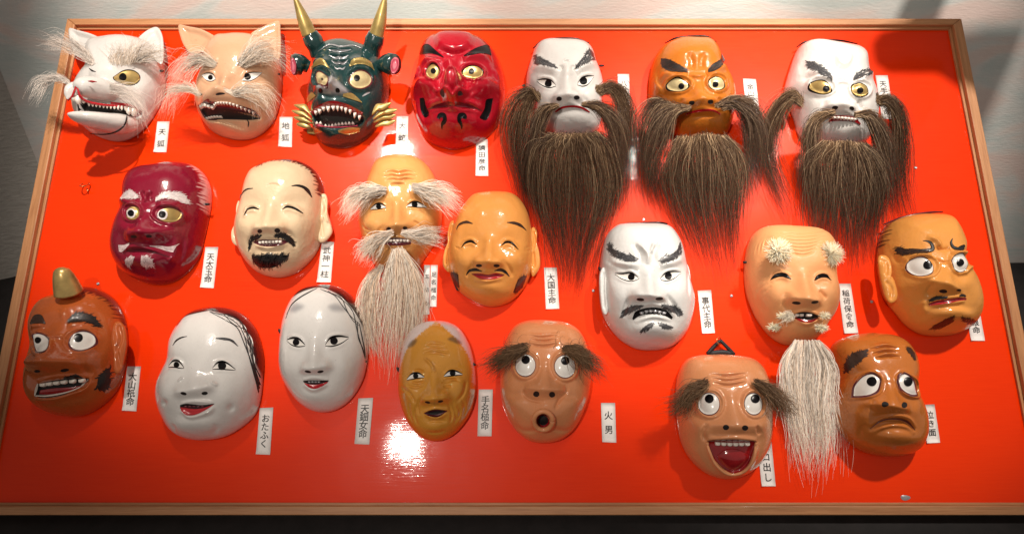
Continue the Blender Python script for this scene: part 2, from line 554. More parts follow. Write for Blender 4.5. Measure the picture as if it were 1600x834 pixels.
    def brush(s, name, top, bot, mat, n=140, length=26, lean=0.5, width=2.2, off=0.7, parent=None, label=None, rnd=0.25):
        """painted hairs: many fine strokes on the surface between two curves, combed along them"""
        T = even(s.ray(catmull(top, 20)), 40); B = even(s.ray(catmull(bot, 20)), 40)
        u = s.rs.uniform(0, 1, n); v = s.rs.uniform(0, 1, n)
        lerp = lambda C, t: np.stack([np.interp(t, np.linspace(0, 1, 40), C[:, 0]), np.interp(t, np.linspace(0, 1, 40), C[:, 1])], -1)
        P0 = lerp(T, u) * (1 - v[:, None]) + lerp(B, u) * v[:, None]
        tan = lerp(T, np.clip(u + 0.05, 0, 1)) - lerp(T, np.clip(u - 0.05, 0, 1))
        tan /= np.linalg.norm(tan, axis=1, keepdims=True) + 1e-9
        acr = lerp(T, u) - lerp(B, u)
        acr /= np.linalg.norm(acr, axis=1, keepdims=True) + 1e-9
        d = tan * (1 - abs(lean)) + acr * lean + s.rs.normal(0, rnd, (n, 2))
        d /= np.linalg.norm(d, axis=1, keepdims=True) + 1e-9
        Ln = length * s.k * s.rs.uniform(0.5, 1.2, n)
        t = np.linspace(-0.5, 0.5, 5)
        C = P0[:, None] + d[:, None] * (Ln[:, None, None] * t[None, :, None])
        nn = np.stack([-d[:, 1], d[:, 0]], -1)[:, None]
        C = C + nn * (s.rs.normal(0, 0.06, n)[:, None, None] * Ln[:, None, None] * (4 * t ** 2)[None, :, None])
        W = width * s.k * 0.5 * np.array([0.5, 1, 1, 0.8, 0.25])[None, :, None] * s.rs.uniform(0.6, 1.4, (n, 1, 1))
        LR = np.stack([C + nn * W, C - nn * W], 2)            # n,5,2,2
        x, z = LR[..., 0].ravel(), LR[..., 1].ravel()
        keep = (s.rad(x, z) < 0.995).reshape(n, -1).all(1)
        x = LR[keep][..., 0].ravel(); z = LR[keep][..., 1].ravel(); n = keep.sum()
        h = s.H(x, z) + off / 1000 + np.repeat(s.rs.uniform(0, 0.0004, n), 10)
        V = np.stack([x - s.c[0], -h, z - s.c[1]], -1)
        base = (np.arange(n) * 10)[:, None]; i = np.arange(4)[None]
        f = np.stack([base + 2 * i, base + 2 * i + 1, base + 2 * i + 3, base + 2 * i + 2], -1).reshape(-1, 4)
        o = mesh_obj(name, V, f, M[mat], parent or s.root)
        if label: o['label'] = label
        return o

    # things made of many pieces
    def eye_round(s, x, y, rx, ry, px, py, pr, kind='white', ang=0, swell=5, ring=3.5, rimmat='maroon', white_ring=False, edge=1.13):
        s._eyes = getattr(s, '_eyes', [])
        s._eyes.append(('round', x, y, rx, ry, px, py, pr, kind, ang, rimmat, white_ring, edge))
        s.bump(x, y, rx * 1.05, ry * 1.05, swell, -ang, 1.6)
        a = np.linspace(0, 2 * math.pi, 17)
        q = math.radians(ang)
        pts = [(x + 1.28 * rx * math.cos(t) * math.cos(q) - 1.3 * ry * math.sin(t) * math.sin(q), y + 1.28 * rx * math.cos(t) * math.sin(q) + 1.3 * ry * math.sin(t) * math.cos(q)) for t in a]
        s.ridge(pts, 9, ring, 0, n=20)
        return s
    def eye_slit(s, top, bot, ix, iy, ir, open_=True, lid=3.0, thick=5):
        s._eyes = getattr(s, '_eyes', [])
        s._eyes.append(('slit', top, bot, ix, iy, ir, thick))
        up = [(x, y - 12) for x, y in top]; dn = [(x, y + 12) for x, y in bot]
        s.ridge(up, 8, lid, 0.3); s.ridge(dn, 9, lid * 0.6, 0.3)
        return s
    def eye_smile(s, pts, w=(2, 9, 10, 9, 3), lid=3.5):
        s._eyes = getattr(s, '_eyes', [])
        s._eyes.append(('smile', pts, w))
        s.ridge([(x, y - 15) for x, y in pts], 10, lid, 0.3); s.ridge([(x, y + 16) for x, y in pts], 13, lid, 0.3)
        return s
    def finish_eyes(s):
        for e in getattr(s, '_eyes', []):
            if e[0] == 'round':
                _, x, y, rx, ry, px, py, pr, kind, ang, rimmat, wr, edge = e
                mt = {'white': 'white', 'gold': 'gold', 'cream': 'cream_eye'}[kind]
                o = s.disc('eye', x, y, rx, ry, mt, 0.9, 1.2, ang=ang, n=34)
                s.disc('eye_rim', x, y, rx * edge, ry * edge * 1.02, rimmat, 0.4, 0.6, ang=ang, parent=o, n=34)
                if wr: s.disc('iris', px, py, pr * 1.45, pr * 1.45, 'white_hair_paint', 2.3, 0.0, parent=o)
                s.disc('pupil', px, py, pr, pr, 'black', 2.8, 0.0, parent=o)
            elif e[0] == 'slit':
                _, top, bot, ix, iy, ir, th = e
                n = len(top); k = np.sin(np.linspace(0, 1, n) * math.pi)
                t2 = [(x, y - th * (0.5 + 0.9 * kk)) for (x, y), kk in zip(top, k)]
                n = len(bot); k = np.sin(np.linspace(0, 1, n) * math.pi)
                b2 = [(x, y + th * 0.7 * (0.4 + kk * 0.6)) for (x, y), kk in zip(bot, k)]
                o = s.band('eye', t2, b2, 'black', 0.4)
                s.band('eye_white', top, bot, 'white', 0.9, parent=o)
                s.disc('pupil', ix, iy, ir * 1.12, ir * 1.12, 'black', 1.4, parent=o)
            else:
                _, pts, w = e
                s.stroke('eye', pts, [k * 1.45 for k in w], 'black', 1.0)
    def nostril(s, x, y, rx, ry, ang=0):
        s._nos = getattr(s, '_nos', []); s._nos.append((x, y, rx, ry, ang)); return s
    def finish(s):
        s.build(); s.finish_eyes()
        for x, y, rx, ry, ang in getattr(s, '_nos', []):
            s.disc('nostril', x, y, rx, ry, 'dark', 0.5, ang=ang, m=9, n=18)
    def mouth_hole(s, poly, depth=9, soft=6, lip=4, lipw=9):
        s.pit(poly, -depth, soft)
        cl = list(poly) + [poly[0]]
        c = np.mean(poly, 0)
        big = [((x - c[0]) * 1.04 + c[0], (y - c[1]) * 1.04 + c[1] + (lipw if y > c[1] else -lipw)) for x, y in cl]
        s.ridge(big, lipw, lip, 0, n=26)
        return s
    def teeth(s, pts, n, size, up=False, off=3.0, pointed=0.0, mat='tooth', lift=0.0, parent=None, widths=None):
        """a row of separate teeth hanging from (or standing on) the line pts"""
        q = even(s.ray(pts, lift), n + 1)
        for i in range(n):
            a, b = q[i], q[i + 1]
            sz = (size[i % len(size)] if np.ndim(size) else size) * s.k
            d = b - a; L = np.linalg.norm(d); d = d / L; nn = np.array([d[1], -d[0]])
            if (nn[1] > 0) != up: nn = -nn
            a = a + d * L * 0.06; b = b - d * L * 0.06
            k = 0.5 * pointed
            prof = [(0, 0), (0.02, 0.5), (0.12 + k * 0.5, 0.86), (0.5, 1.0), (0.88 - k * 0.5, 0.86), (0.98, 0.5), (1, 0)]
            if pointed: prof = [(0, 0), (0.2, 0.5), (0.42, 0.9), (0.5, 1.0), (0.58, 0.9), (0.8, 0.5), (1, 0)]
            P = np.array([a + (b - a) * u + nn * sz * v for u, v in prof])
            hb = s.H(P[:, 0], P[:, 1]).max() + off / 1000
            m_ = P.mean(0)
            V = [(x - s.c[0], -hb, z - s.c[1]) for x, z in (m_ + (P - m_) * 0.8)]
            V += [(x - s.c[0], -hb + 0.0012, z - s.c[1]) for x, z in P]
            V += [(x - s.c[0], -hb + 0.006, z - s.c[1]) for x, z in P]
            K = len(P)
            fs = [list(range(K))[::-1]] + [[j, (j + 1) % K, K + (j + 1) % K, K + j] for j in range(K)] + [[K + j, K + (j + 1) % K, 2 * K + (j + 1) % K, 2 * K + j] for j in range(K)]
            mesh_obj('tooth', V, fs, M[mat], parent or s.root, True)
    def hair(s, name, guides, n, width=0.0007, colors=((0.2, 0.13, 0.08),), layer=0.012, noise=0.004, lenvar=0.3, steps=14, across=0.0, wave=0.004, rootj=0.002, collide=True, label=None, parent=None, tipfan=0.0, curl=1.0, color_tip=None):
        """hair combed along guides; a guide is a list of (x, y, height in mm)"""
        G = []
        for g in guides:
            g = np.array(g, float)
            X, Z = unproj(g[:, 0] / s.s + s.ox, g[:, 1] / s.s + s.oy, g[:, 2] / 1000)
            G.append(catmull(np.stack([X, g[:, 2] / 1000, Z], -1), 40))
        G = np.array(G)                                         # g,40,3
        u = s.rs.uniform(0, len(G) - 1, n) if len(G) > 1 else np.zeros(n)
        i = np.minimum(u.astype(int), max(len(G) - 2, 0)); f = (u - i)[:, None, None]
        C = G[i] * (1 - f) + G[np.minimum(i + 1, len(G) - 1)] * f
        Ln = np.maximum(1 - s.rs.beta(1.3, 1.9, n) * lenvar, 0.15)
        t = np.linspace(0, 1, steps)[None] * Ln[:, None] * 39
        i0 = np.minimum(t.astype(int), 38); ff = (t - i0)[..., None]
        ar = np.arange(n)[:, None]
        Pth = C[ar, i0] * (1 - ff) + C[ar, i0 + 1] * ff
        tt = np.linspace(0, 1, steps)[None, :, None]
        ph = s.rs.uniform(0, 6.28, (n, 1, 3)); fr = s.rs.uniform(2, 6, (n, 1, 3)) * curl
        noise = noise * 1.25
        off = s.rs.normal(0, rootj, (n, 1, 3)) + s.rs.normal(0, noise, (n, 1, 3)) * tt * (1 + tipfan * tt) + np.sin(tt * fr + ph) * wave * tt
        # strands gather into locks
        lock = s.rs.integers(0, max(n // 11, 1), n); lo = s.rs.normal(0, noise * 1.1, (lock.max() + 1, 1, 3))[lock] * tt
        lph = s.rs.uniform(0, 6.28, (lock.max() + 1, 1, 3))[lock]; lfr = s.rs.uniform(3, 9, (lock.max() + 1, 1, 3))[lock]
        off = off + lo + np.sin(tt * lfr + lph) * wave * 1.7 * tt ** 0.8
        fly = (s.rs.uniform(0, 1, (n, 1, 1)) < 0.07) * s.rs.normal(0, noise * 1.6, (n, 1, 3)) * tt ** 1.5
        off = off + fly
        off[..., 1] *= 0.5
        Pth = Pth + off
        Pth[..., 1] += s.rs.uniform(0, layer, (n, 1)) * np.sin(np.linspace(0.15, 1, steps) * math.pi * 0.8)[None]
        if collide:
            hh = s.H(Pth[..., 0].ravel(), Pth[..., 2].ravel()).reshape(n, steps)
            inside = s.rad(Pth[..., 0].ravel(), Pth[..., 2].ravel()).reshape(n, steps) < 1.0
            Pth[..., 1] = np.maximum(Pth[..., 1], np.where(inside, hh + 0.001, 0.003))
        else:
            Pth[..., 1] = np.maximum(Pth[..., 1], 0.003)
        Pth[..., 0] -= s.c[0]; Pth[..., 2] -= s.c[1]
        cl = np.array(colors, float)[s.rs.integers(0, len(colors), n)] * s.rs.uniform(0.8, 1.2, (n, 1))
        cl = cl * s.rs.uniform(0.72, 1.2, lock.max() + 1)[lock][:, None]
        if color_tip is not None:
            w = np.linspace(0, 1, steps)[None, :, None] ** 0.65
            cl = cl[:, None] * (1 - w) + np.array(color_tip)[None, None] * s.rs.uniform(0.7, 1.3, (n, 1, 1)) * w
        o = hair_strands(name, Pth, cl, width, parent or s.root)
        if label: o['label'] = label
        return o
    def surf_tube(s, name, pts, radius, mat, lift=0.0, n=40, parent=None, label=None):
        """bead lying on the surface along pts; radius and lift in mm"""
        q = even(s.ray(pts), n); h = s.H(q[:, 0], q[:, 1]) + lift / 1000
        P = np.stack([q[:, 0] - s.c[0], -h, q[:, 1] - s.c[1]], -1)
        return tube_mesh(name, P, radius / 1000, s.mat if mat == 'own' else M[mat], parent or s.root, 12, label, True, s.color)
    def blob(s, name, outline, h0, bulge, mat='own', hollow=0.0, groove=None, n=56, nr=16, parent=None, p=2.2, tilt=None, thick=6, off=0.0, color=None, label=None):
        """a carved pad (ear, horn base, leaf): outline in view pixels at height h0 mm, swelling by bulge mm; hollow sinks its middle"""
        o = catmull(outline, n, True)
        hh = np.full(n, h0 / 1000.0)
        if tilt is not None:
            # tilt = (x0, y0, h at that point, x1, y1, h at that point) in view pixels and mm
            x0, y0, a0, x1, y1, a1 = tilt
            d = np.array([x1 - x0, y1 - y0], float); t = ((o - [x0, y0]) @ d) / (d @ d)
            hh = (a0 + (a1 - a0) * t) / 1000.0
        X, Z = unproj(o[:, 0] / s.s + s.ox, o[:, 1] / s.s + s.oy, hh)
        P3 = np.stack([X, hh, Z], -1); c = P3.mean(0)
        V = []
        rr = np.sin(np.linspace(0.02, 1, nr) * math.pi / 2)
        for r in rr:
            prof = (1 - r ** p) ** 0.6 * bulge / 1000 - hollow / 1000 * (1 - sstep(0.45, 0.92, np.array(r))) 
            q = c + (P3 - c) * r
            q = q.copy(); q[:, 1] += prof
            V.append(q)
        for r, dz in ((0.97, -thick * 0.5), (0.8, -thick), (0.02, -thick)):
            q = (c + (P3 - c) * r).copy(); q[:, 1] += dz / 1000; V.append(q)
        V = np.vstack(V)
        if groove:
            for line, w, amp in groove:
                line = np.array(line, float)
                gx, gz = unproj(line[:, 0] / s.s + s.ox, line[:, 1] / s.s + s.oy, h0 / 1000 + bulge / 1500)
                d, t = seg_dist(V[:nr * n, 0], V[:nr * n, 2], catmull(np.stack([gx, gz], -1), 14))
                V[:nr * n, 1] += amp / 1000 * np.exp(-(d / (w * s.k)) ** 2)
        V[:, 1] = np.maximum(V[:, 1], 0.002)
        W = np.stack([V[:, 0] - s.c[0], -V[:, 1], V[:, 2] - s.c[1]], -1)
        f = grid_faces(nr + 3, n, True)
        own = mat == 'own'
        cc = np.tile(s.color if color is None else np.array(color), (len(W), 1))
        ob = mesh_obj(name, W, f, s.mat if own else M[mat], parent or s.root, True, cc if own else None)
        if label: ob['label'] = label
        return ob
    def tube(s, name, path, radii, mat, sides=20, parent=None, n=22, label=None, squash=1.0, color=None, cap=True, hollow=False):
        """round rod along path of (x, y, height mm); radii in mm"""
        p = np.array(path, float)
        X, Z = unproj(p[:, 0] / s.s + s.ox, p[:, 1] / s.s + s.oy, p[:, 2] / 1000)
        q = catmull(np.stack([X - s.c[0], -p[:, 2] / 1000, Z - s.c[1]], -1), n)
        r = np.interp(np.linspace(0, 1, n), np.linspace(0, 1, len(radii)), radii) / 1000
        return tube_mesh(name, q, r, M[mat] if mat != 'own' else s.mat, parent or s.root, sides, label, cap, s.color if color is None else color)

def loft(m, name, secs, n=30, sides=36, mat=None, parent=None, color=None):
    """rounded limb through sections (x, y, h mm, half-width mm, half-height mm)"""
    a = np.array(secs, float)
    X, Z = unproj(a[:, 0] / m.s + m.ox, a[:, 1] / m.s + m.oy, a[:, 2] / 1000)
    q = catmull(np.stack([X - m.c[0], -a[:, 2] / 1000, Z - m.c[1]], -1), n)
    r = catmull(a[:, 3:5] / 1000, n); r = np.maximum(r, 0.0006)
    d = np.gradient(q, axis=0); d /= np.linalg.norm(d, axis=1, keepdims=True)
    up = np.array([0, 0, 1.0]) - d * d[:, 2:3]; up /= np.linalg.norm(up, axis=1, keepdims=True)
    sd = np.cross(d, up)
    th = np.linspace(0, 2 * math.pi, sides, endpoint=False)
    V = (q[:, None] + r[:, 0, None, None] * sd[:, None] * np.cos(th)[None, :, None] + r[:, 1, None, None] * up[:, None] * np.sin(th)[None, :, None]).reshape(-1, 3)
    f = grid_faces(n, sides, True)
    return mesh_obj(name, V, f, M[mat] if mat else m.mat, parent or m.root, True, np.tile(np.array(m.color if color is None else color, float), (len(V), 1)))

def tube_mesh(name, q, r, mat, parent=None, sides=12, label=None, cap=True, color=(0.5, 0.5, 0.5), matrix=None):
    q = np.asarray(q, float); r = np.asarray(r, float) * np.ones(len(q))
    d = np.gradient(q, axis=0); d /= np.linalg.norm(d, axis=1, keepdims=True) + 1e-12
    a = np.cross(d, [0.31, 0.22, 0.92]); a /= np.linalg.norm(a, axis=1, keepdims=True) + 1e-12
    for i in range(1, len(a)):
        a[i] = a[i - 1] - d[i] * (a[i - 1] @ d[i]); a[i] /= np.linalg.norm(a[i])
    b = np.cross(d, a)
    th = np.linspace(0, 2 * math.pi, sides, endpoint=False)
    V = (q[:, None] + r[:, None, None] * (a[:, None] * np.cos(th)[None, :, None] + b[:, None] * np.sin(th)[None, :, None])).reshape(-1, 3)
    f = grid_faces(len(q), sides, True)
    fl = f.tolist()
    if cap:
        fl.append(list(range(sides))[::-1]); fl.append([(len(q) - 1) * sides + j for j in range(sides)])
    o = mesh_obj(name, V, fl, mat, parent, True, np.tile(np.array(color, float), (len(V), 1)), matrix)
    if label: o['label'] = label
    return o
# ---------------------------------------------------------------- the setting
def world_box(name, lo, hi, mat, parent=None):
    v = [(x, y, z) for x in (lo[0], hi[0]) for y in (lo[1], hi[1]) for z in (lo[2], hi[2])]
    f = [(0, 1, 3, 2), (4, 6, 7, 5), (0, 4, 5, 1), (2, 3, 7, 6), (0, 2, 6, 4), (1, 5, 7, 3)]
    return mesh_obj(name, v, f, mat, parent, False)

# wallpaper: woven relief with faint pink and blue-green clouds
m, nt, b = new_mat('woven_wallpaper')
v = obj_coord(nt, (1, 1, 1))
n1 = noise_node(nt, 2.6, 3, 0.5, obj_coord(nt, (1.0, 1.0, 2.6)), 1.6)
cl = ramp(nt, n1.outputs['Fac'], [(0.38, (0.58, 0.66, 0.64)), (0.47, (0.72, 0.71, 0.68)), (0.53, (0.80, 0.67, 0.61)), (0.62, (0.82, 0.62, 0.56))])
n2 = noise_node(nt, 9, 3, 0.6, obj_coord(nt, (1, 1, 14)))
c = mixcol(nt, 0.25, cl, ramp(nt, n2.outputs['Fac'], [(0.3, (0.6, 0.6, 0.57)), (0.7, (0.76, 0.73, 0.68))]))
nt.links.new(c, b.inputs['Base Color'])
b.inputs['Roughness'].default_value = 0.8
wv = noise_node(nt, 240, 3, 0.6, obj_coord(nt, (0.3, 0.3, 1.1)))
add_bump(nt, b, wv.outputs['Fac'], 0.35, 0.002)
M['wall'] = m

m, nt, b = new_mat('grey_plaster')
n1 = noise_node(nt, 120, 4, 0.6, obj_coord(nt, (0.4, 0.4, 1.2)))
nt.links.new(ramp(nt, n1.outputs['Fac'], [(0.3, (0.46, 0.43, 0.39)), (0.7, (0.56, 0.53, 0.48))]), b.inputs['Base Color'])
b.inputs['Roughness'].default_value = 0.8
add_bump(nt, b, n1.outputs['Fac'], 0.4, 0.005)
M['side_wall'] = m

M['black_cloth'] = paint('black_table_top', (0.012, 0.009, 0.009), 0.7, 0.0, vary=0.5, scale=30, bump=0.2)
M['floor'] = paint('dark_floor', (0.03, 0.022, 0.018), 0.5, 0.1, vary=0.4, scale=12)
M['dark_wood'] = paint('dark_stained_wood', (0.05, 0.024, 0.018), 0.4, 0.2, vary=0.4, scale=14)

# board geometry in its own frame, fitted to the frame's outer corners
_, Z_TOP = unproj(800, 30, 0.012)
_, Z_BOT = unproj(800, 804, 0.012)
XL, _ = unproj(106, 28, 0.012); XR, _ = unproj(1502, 33, 0.012)
XL, XR, Z_TOP, Z_BOT = float(XL), float(XR), float(Z_TOP), float(Z_BOT)
print('board', XL, XR, Z_BOT, Z_TOP)
W_BAR = 0.018

# red lacquered panel
m, nt, b = new_mat('red_lacquered_plywood')
v = obj_coord(nt, (1, 1, 1))
n1 = noise_node(nt, 2.2, 3, 0.5, v)
g = noise_node(nt, 30, 4, 0.65, obj_coord(nt, (0.5, 1, 16)))
c = ramp(nt, n1.outputs['Fac'], [(0.3, (0.84, 0.030, 0.0008)), (0.7, (0.90, 0.043, 0.001))])
c = mixcol(nt, 0.25, c, ramp(nt, g.outputs['Fac'], [(0.35, (0.78, 0.025, 0.0008)), (0.65, (0.92, 0.048, 0.001))]))
nt.links.new(c, b.inputs['Base Color'])
mr = nt.nodes.new('ShaderNodeMapRange')
mr.inputs['To Min'].default_value = 0.26; mr.inputs['To Max'].default_value = 0.42
nt.links.new(g.outputs['Fac'], mr.inputs['Value']); nt.links.new(mr.outputs['Result'], b.inputs['Roughness'])
b.inputs['Coat Weight'].default_value = 0.32
b.inputs['Coat Roughness'].default_value = 0.06
b.inputs['Specular IOR Level'].default_value = 0.08
n3 = noise_node(nt, 8, 2, 0.5, v)
ad = nt.nodes.new('ShaderNodeMath'); ad.operation = 'MULTIPLY_ADD'
nt.links.new(g.outputs['Fac'], ad.inputs[0]); ad.inputs[1].default_value = 0.05
nt.links.new(n3.outputs['Fac'], ad.inputs[2])
bp = add_bump(nt, b, ad.outputs[0], 0.10, 0.01)
nt.links.new(bp.outputs['Normal'], b.inputs['Coat Normal'])
M['board_red'] = m

def wood_mat(name, axis):
    m, nt, b = new_mat(name)
    sc_ = (3, 30, 60) if axis == 'x' else (60, 30, 3)
    g = noise_node(nt, 1.6, 5, 0.6, obj_coord(nt, sc_), 0.8)
    f = noise_node(nt, 6, 3, 0.6, obj_coord(nt, tuple(k * 1.5 for k in sc_)))
    c = ramp(nt, g.outputs['Fac'], [(0.3, (0.36, 0.15, 0.055)), (0.5, (0.50, 0.225, 0.09)), (0.68, (0.58, 0.28, 0.125))])
    c = mixcol(nt, 0.3, c, ramp(nt, f.outputs['Fac'], [(0.4, (0.36, 0.15, 0.06)), (0.6, (0.55, 0.28, 0.13))]))
    nt.links.new(c, b.inputs['Base Color'])
    b.inputs['Roughness'].default_value = 0.5
    b.inputs['Coat Weight'].default_value = 0.15
    add_bump(nt, b, f.outputs['Fac'], 0.15, 0.002)
    return m
M['wood_x'] = wood_mat('pale_wood_across', 'x'); M['wood_z'] = wood_mat('pale_wood_upright', 'z')

board = bpy.data.objects.new('display_board', None); col.objects.link(board)
board.matrix_world = BM
tag(board, 'large red lacquered display board in a pale wooden frame, leaning back against the wall', 'board')

def prism(name, quad, h0, h1, mat, parent, bev=0.0015):
    """bar between heights h0 and h1 over a quadrilateral given in board coordinates, edges eased"""
    q = np.array(quad, float); c = q.mean(0)
    def ins(d):
        o = []
        for i in range(4):
            p, a, n_ = q[i], q[i - 1], q[(i + 1) % 4]
            e1 = (p - a) / np.linalg.norm(p - a); e2 = (n_ - p) / np.linalg.norm(n_ - p)
            n1_ = np.array([-e1[1], e1[0]]); n2_ = np.array([-e2[1], e2[0]])
            if (c - p) @ (n1_ + n2_) < 0: n1_, n2_ = -n1_, -n2_
            o.append(p + (n1_ + n2_) / (1 + n1_ @ n2_) * d)
        return np.array(o)
    V = []
    for d, h in ((0, h0), (0, h1 - bev), (bev * 0.3, h1 - bev * 0.3), (bev, h1)):
        V += [(x, -h, z) for x, z in ins(d)]
    F = [(3, 2, 1, 0), (12, 13, 14, 15)]
    for r in range(3):
        for j in range(4):
            F.append((r * 4 + j, r * 4 + (j + 1) % 4, r * 4 + 4 + (j + 1) % 4, r * 4 + 4 + j))
    return mesh_obj(name, V, F, mat, parent, False)

XI0, XI1, ZI0, ZI1 = XL + W_BAR, XR - W_BAR, Z_BOT + W_BAR * 0.8, Z_TOP - W_BAR * 0.8
def sheet(name, x0, x1, z0, z1, h, th, mat, parent):
    nx, nz = 30, 16
    X, Z = np.meshgrid(np.linspace(x0, x1, nx), np.linspace(z0, z1, nz), indexing='ij')
    V = np.stack([X.ravel(), np.full(nx * nz, -h), Z.ravel()], -1)
    V2 = V.copy(); V2[:, 1] += th
    f = grid_faces(nx, nz)
    return mesh_obj(name, np.vstack([V, V2]), np.vstack([f, f[:, ::-1] + nx * nz]), mat, parent, False)
sheet('panel', XI0 - 0.004, XI1 + 0.004, ZI0 - 0.004, ZI1 + 0.004, 0.0, 0.006, M['board_red'], board)
fh0, fh1 = -0.012, 0.014
prism('frame_bar', [(XL, Z_TOP), (XL, Z_BOT), (XI0, ZI0), (XI0, ZI1)], fh0, fh1, M['wood_z'], board)
prism('frame_bar', [(XR, Z_BOT), (XR, Z_TOP), (XI1, ZI1), (XI1, ZI0)], fh0, fh1, M['wood_z'], board)
prism('frame_bar', [(XL + .0004, Z_TOP), (XI0 + .0004, ZI1), (XI1 - .0004, ZI1), (XR - .0004, Z_TOP)], fh0, fh1 - 0.0003, M['wood_x'], board)
prism('frame_bar', [(XL + .0004, Z_BOT), (XR - .0004, Z_BOT), (XI1 - .0004, ZI0), (XI0 + .0004, ZI0)], fh0, fh1 - 0.0003, M['wood_x'], board)
# narrow dark groove and inner lip
for q_, mt in (([(XI0, ZI1), (XI0, ZI0), (XI0 + .005, ZI0 + .005), (XI0 + .005, ZI1 - .005)], 'wood_z'), ([(XI1, ZI0), (XI1, ZI1), (XI1 - .005, ZI1 - .005), (XI1 - .005, ZI0 + .005)], 'wood_z'),
           ([(XI0, ZI1), (XI0 + .005, ZI1 - .005), (XI1 - .005, ZI1 - .005), (XI1, ZI1)], 'wood_x'), ([(XI0, ZI0), (XI1, ZI0), (XI1 - .005, ZI0 + .005), (XI0 + .005, ZI0 + .005)], 'wood_x')):
    prism('frame_lip', q_, 0.0005, 0.005, M[mt], board, 0.0008)
# back boarding
prism('backing', [(XL + .01, Z_TOP - .01), (XL + .01, Z_BOT + .01), (XR - .01, Z_BOT + .01), (XR - .01, Z_TOP - .01)], -0.013, -0.0105, M['dark_wood'], board)

# wall, table, floor
top_w = BM @ Vector((0, 0.012, Z_TOP)); bot_w = BM @ Vector((0, -0.014, Z_BOT)); bot_b = BM @ Vector((0, 0.014, Z_BOT))
WALL_Y = top_w.y + 0.075
TABLE_Z = min(bot_w.z, bot_b.z) - 0.001
print('wall', WALL_Y, 'table', TABLE_Z, 'cam', tuple(cam.location))
def quad(name, pts, mat, kind='structure'):
    o = mesh_obj(name, pts, [tuple(range(len(pts)))], mat, None, False)
    return tag(o, kind=kind)
WX = -1.16
wall = world_box('wall', (WX, WALL_Y, 0.0), (4.0, WALL_Y + 0.1, 3.6), M['wall']); tag(wall, kind='structure')
side = mesh_obj('side_wall', [(WX, WALL_Y + .1, 0), (-3.2, WALL_Y - 1.0, 0), (-3.2, WALL_Y - 1.0, 3.6), (WX, WALL_Y + .1, 3.6), (WX, WALL_Y - 0.0005, 0), (-3.2, WALL_Y - 1.1, 0), (-3.2, WALL_Y - 1.1, 3.6), (WX, WALL_Y - 0.0005, 3.6)],
                [(4, 5, 6, 7), (0, 3, 2, 1), (0, 4, 7, 3), (1, 2, 6, 5), (0, 1, 5, 4), (3, 7, 6, 2)], M['side_wall'], None, False); tag(side, kind='structure')
floor = world_box('floor', (-4, -4, -0.05), (4, WALL_Y + 0.1, 0.0), M['floor']); tag(floor, kind='structure')
tb = bpy.data.objects.new('display_table', None); col.objects.link(tb)
tb.location = (0, 0, 0)
tag(tb, 'long black table carrying the red board, dark below the frame', 'table')
world_box('table_top', (-2.6, bot_w.y - 0.05, TABLE_Z - 0.035), (2.6, WALL_Y - 0.004, TABLE_Z), M['black_cloth'], tb)
world_box('front_panel', (-2.55, bot_w.y - 0.02, 0.0), (2.55, bot_w.y, TABLE_Z - 0.036), M['black_cloth'], tb)
# small ledge that keeps the board from sliding

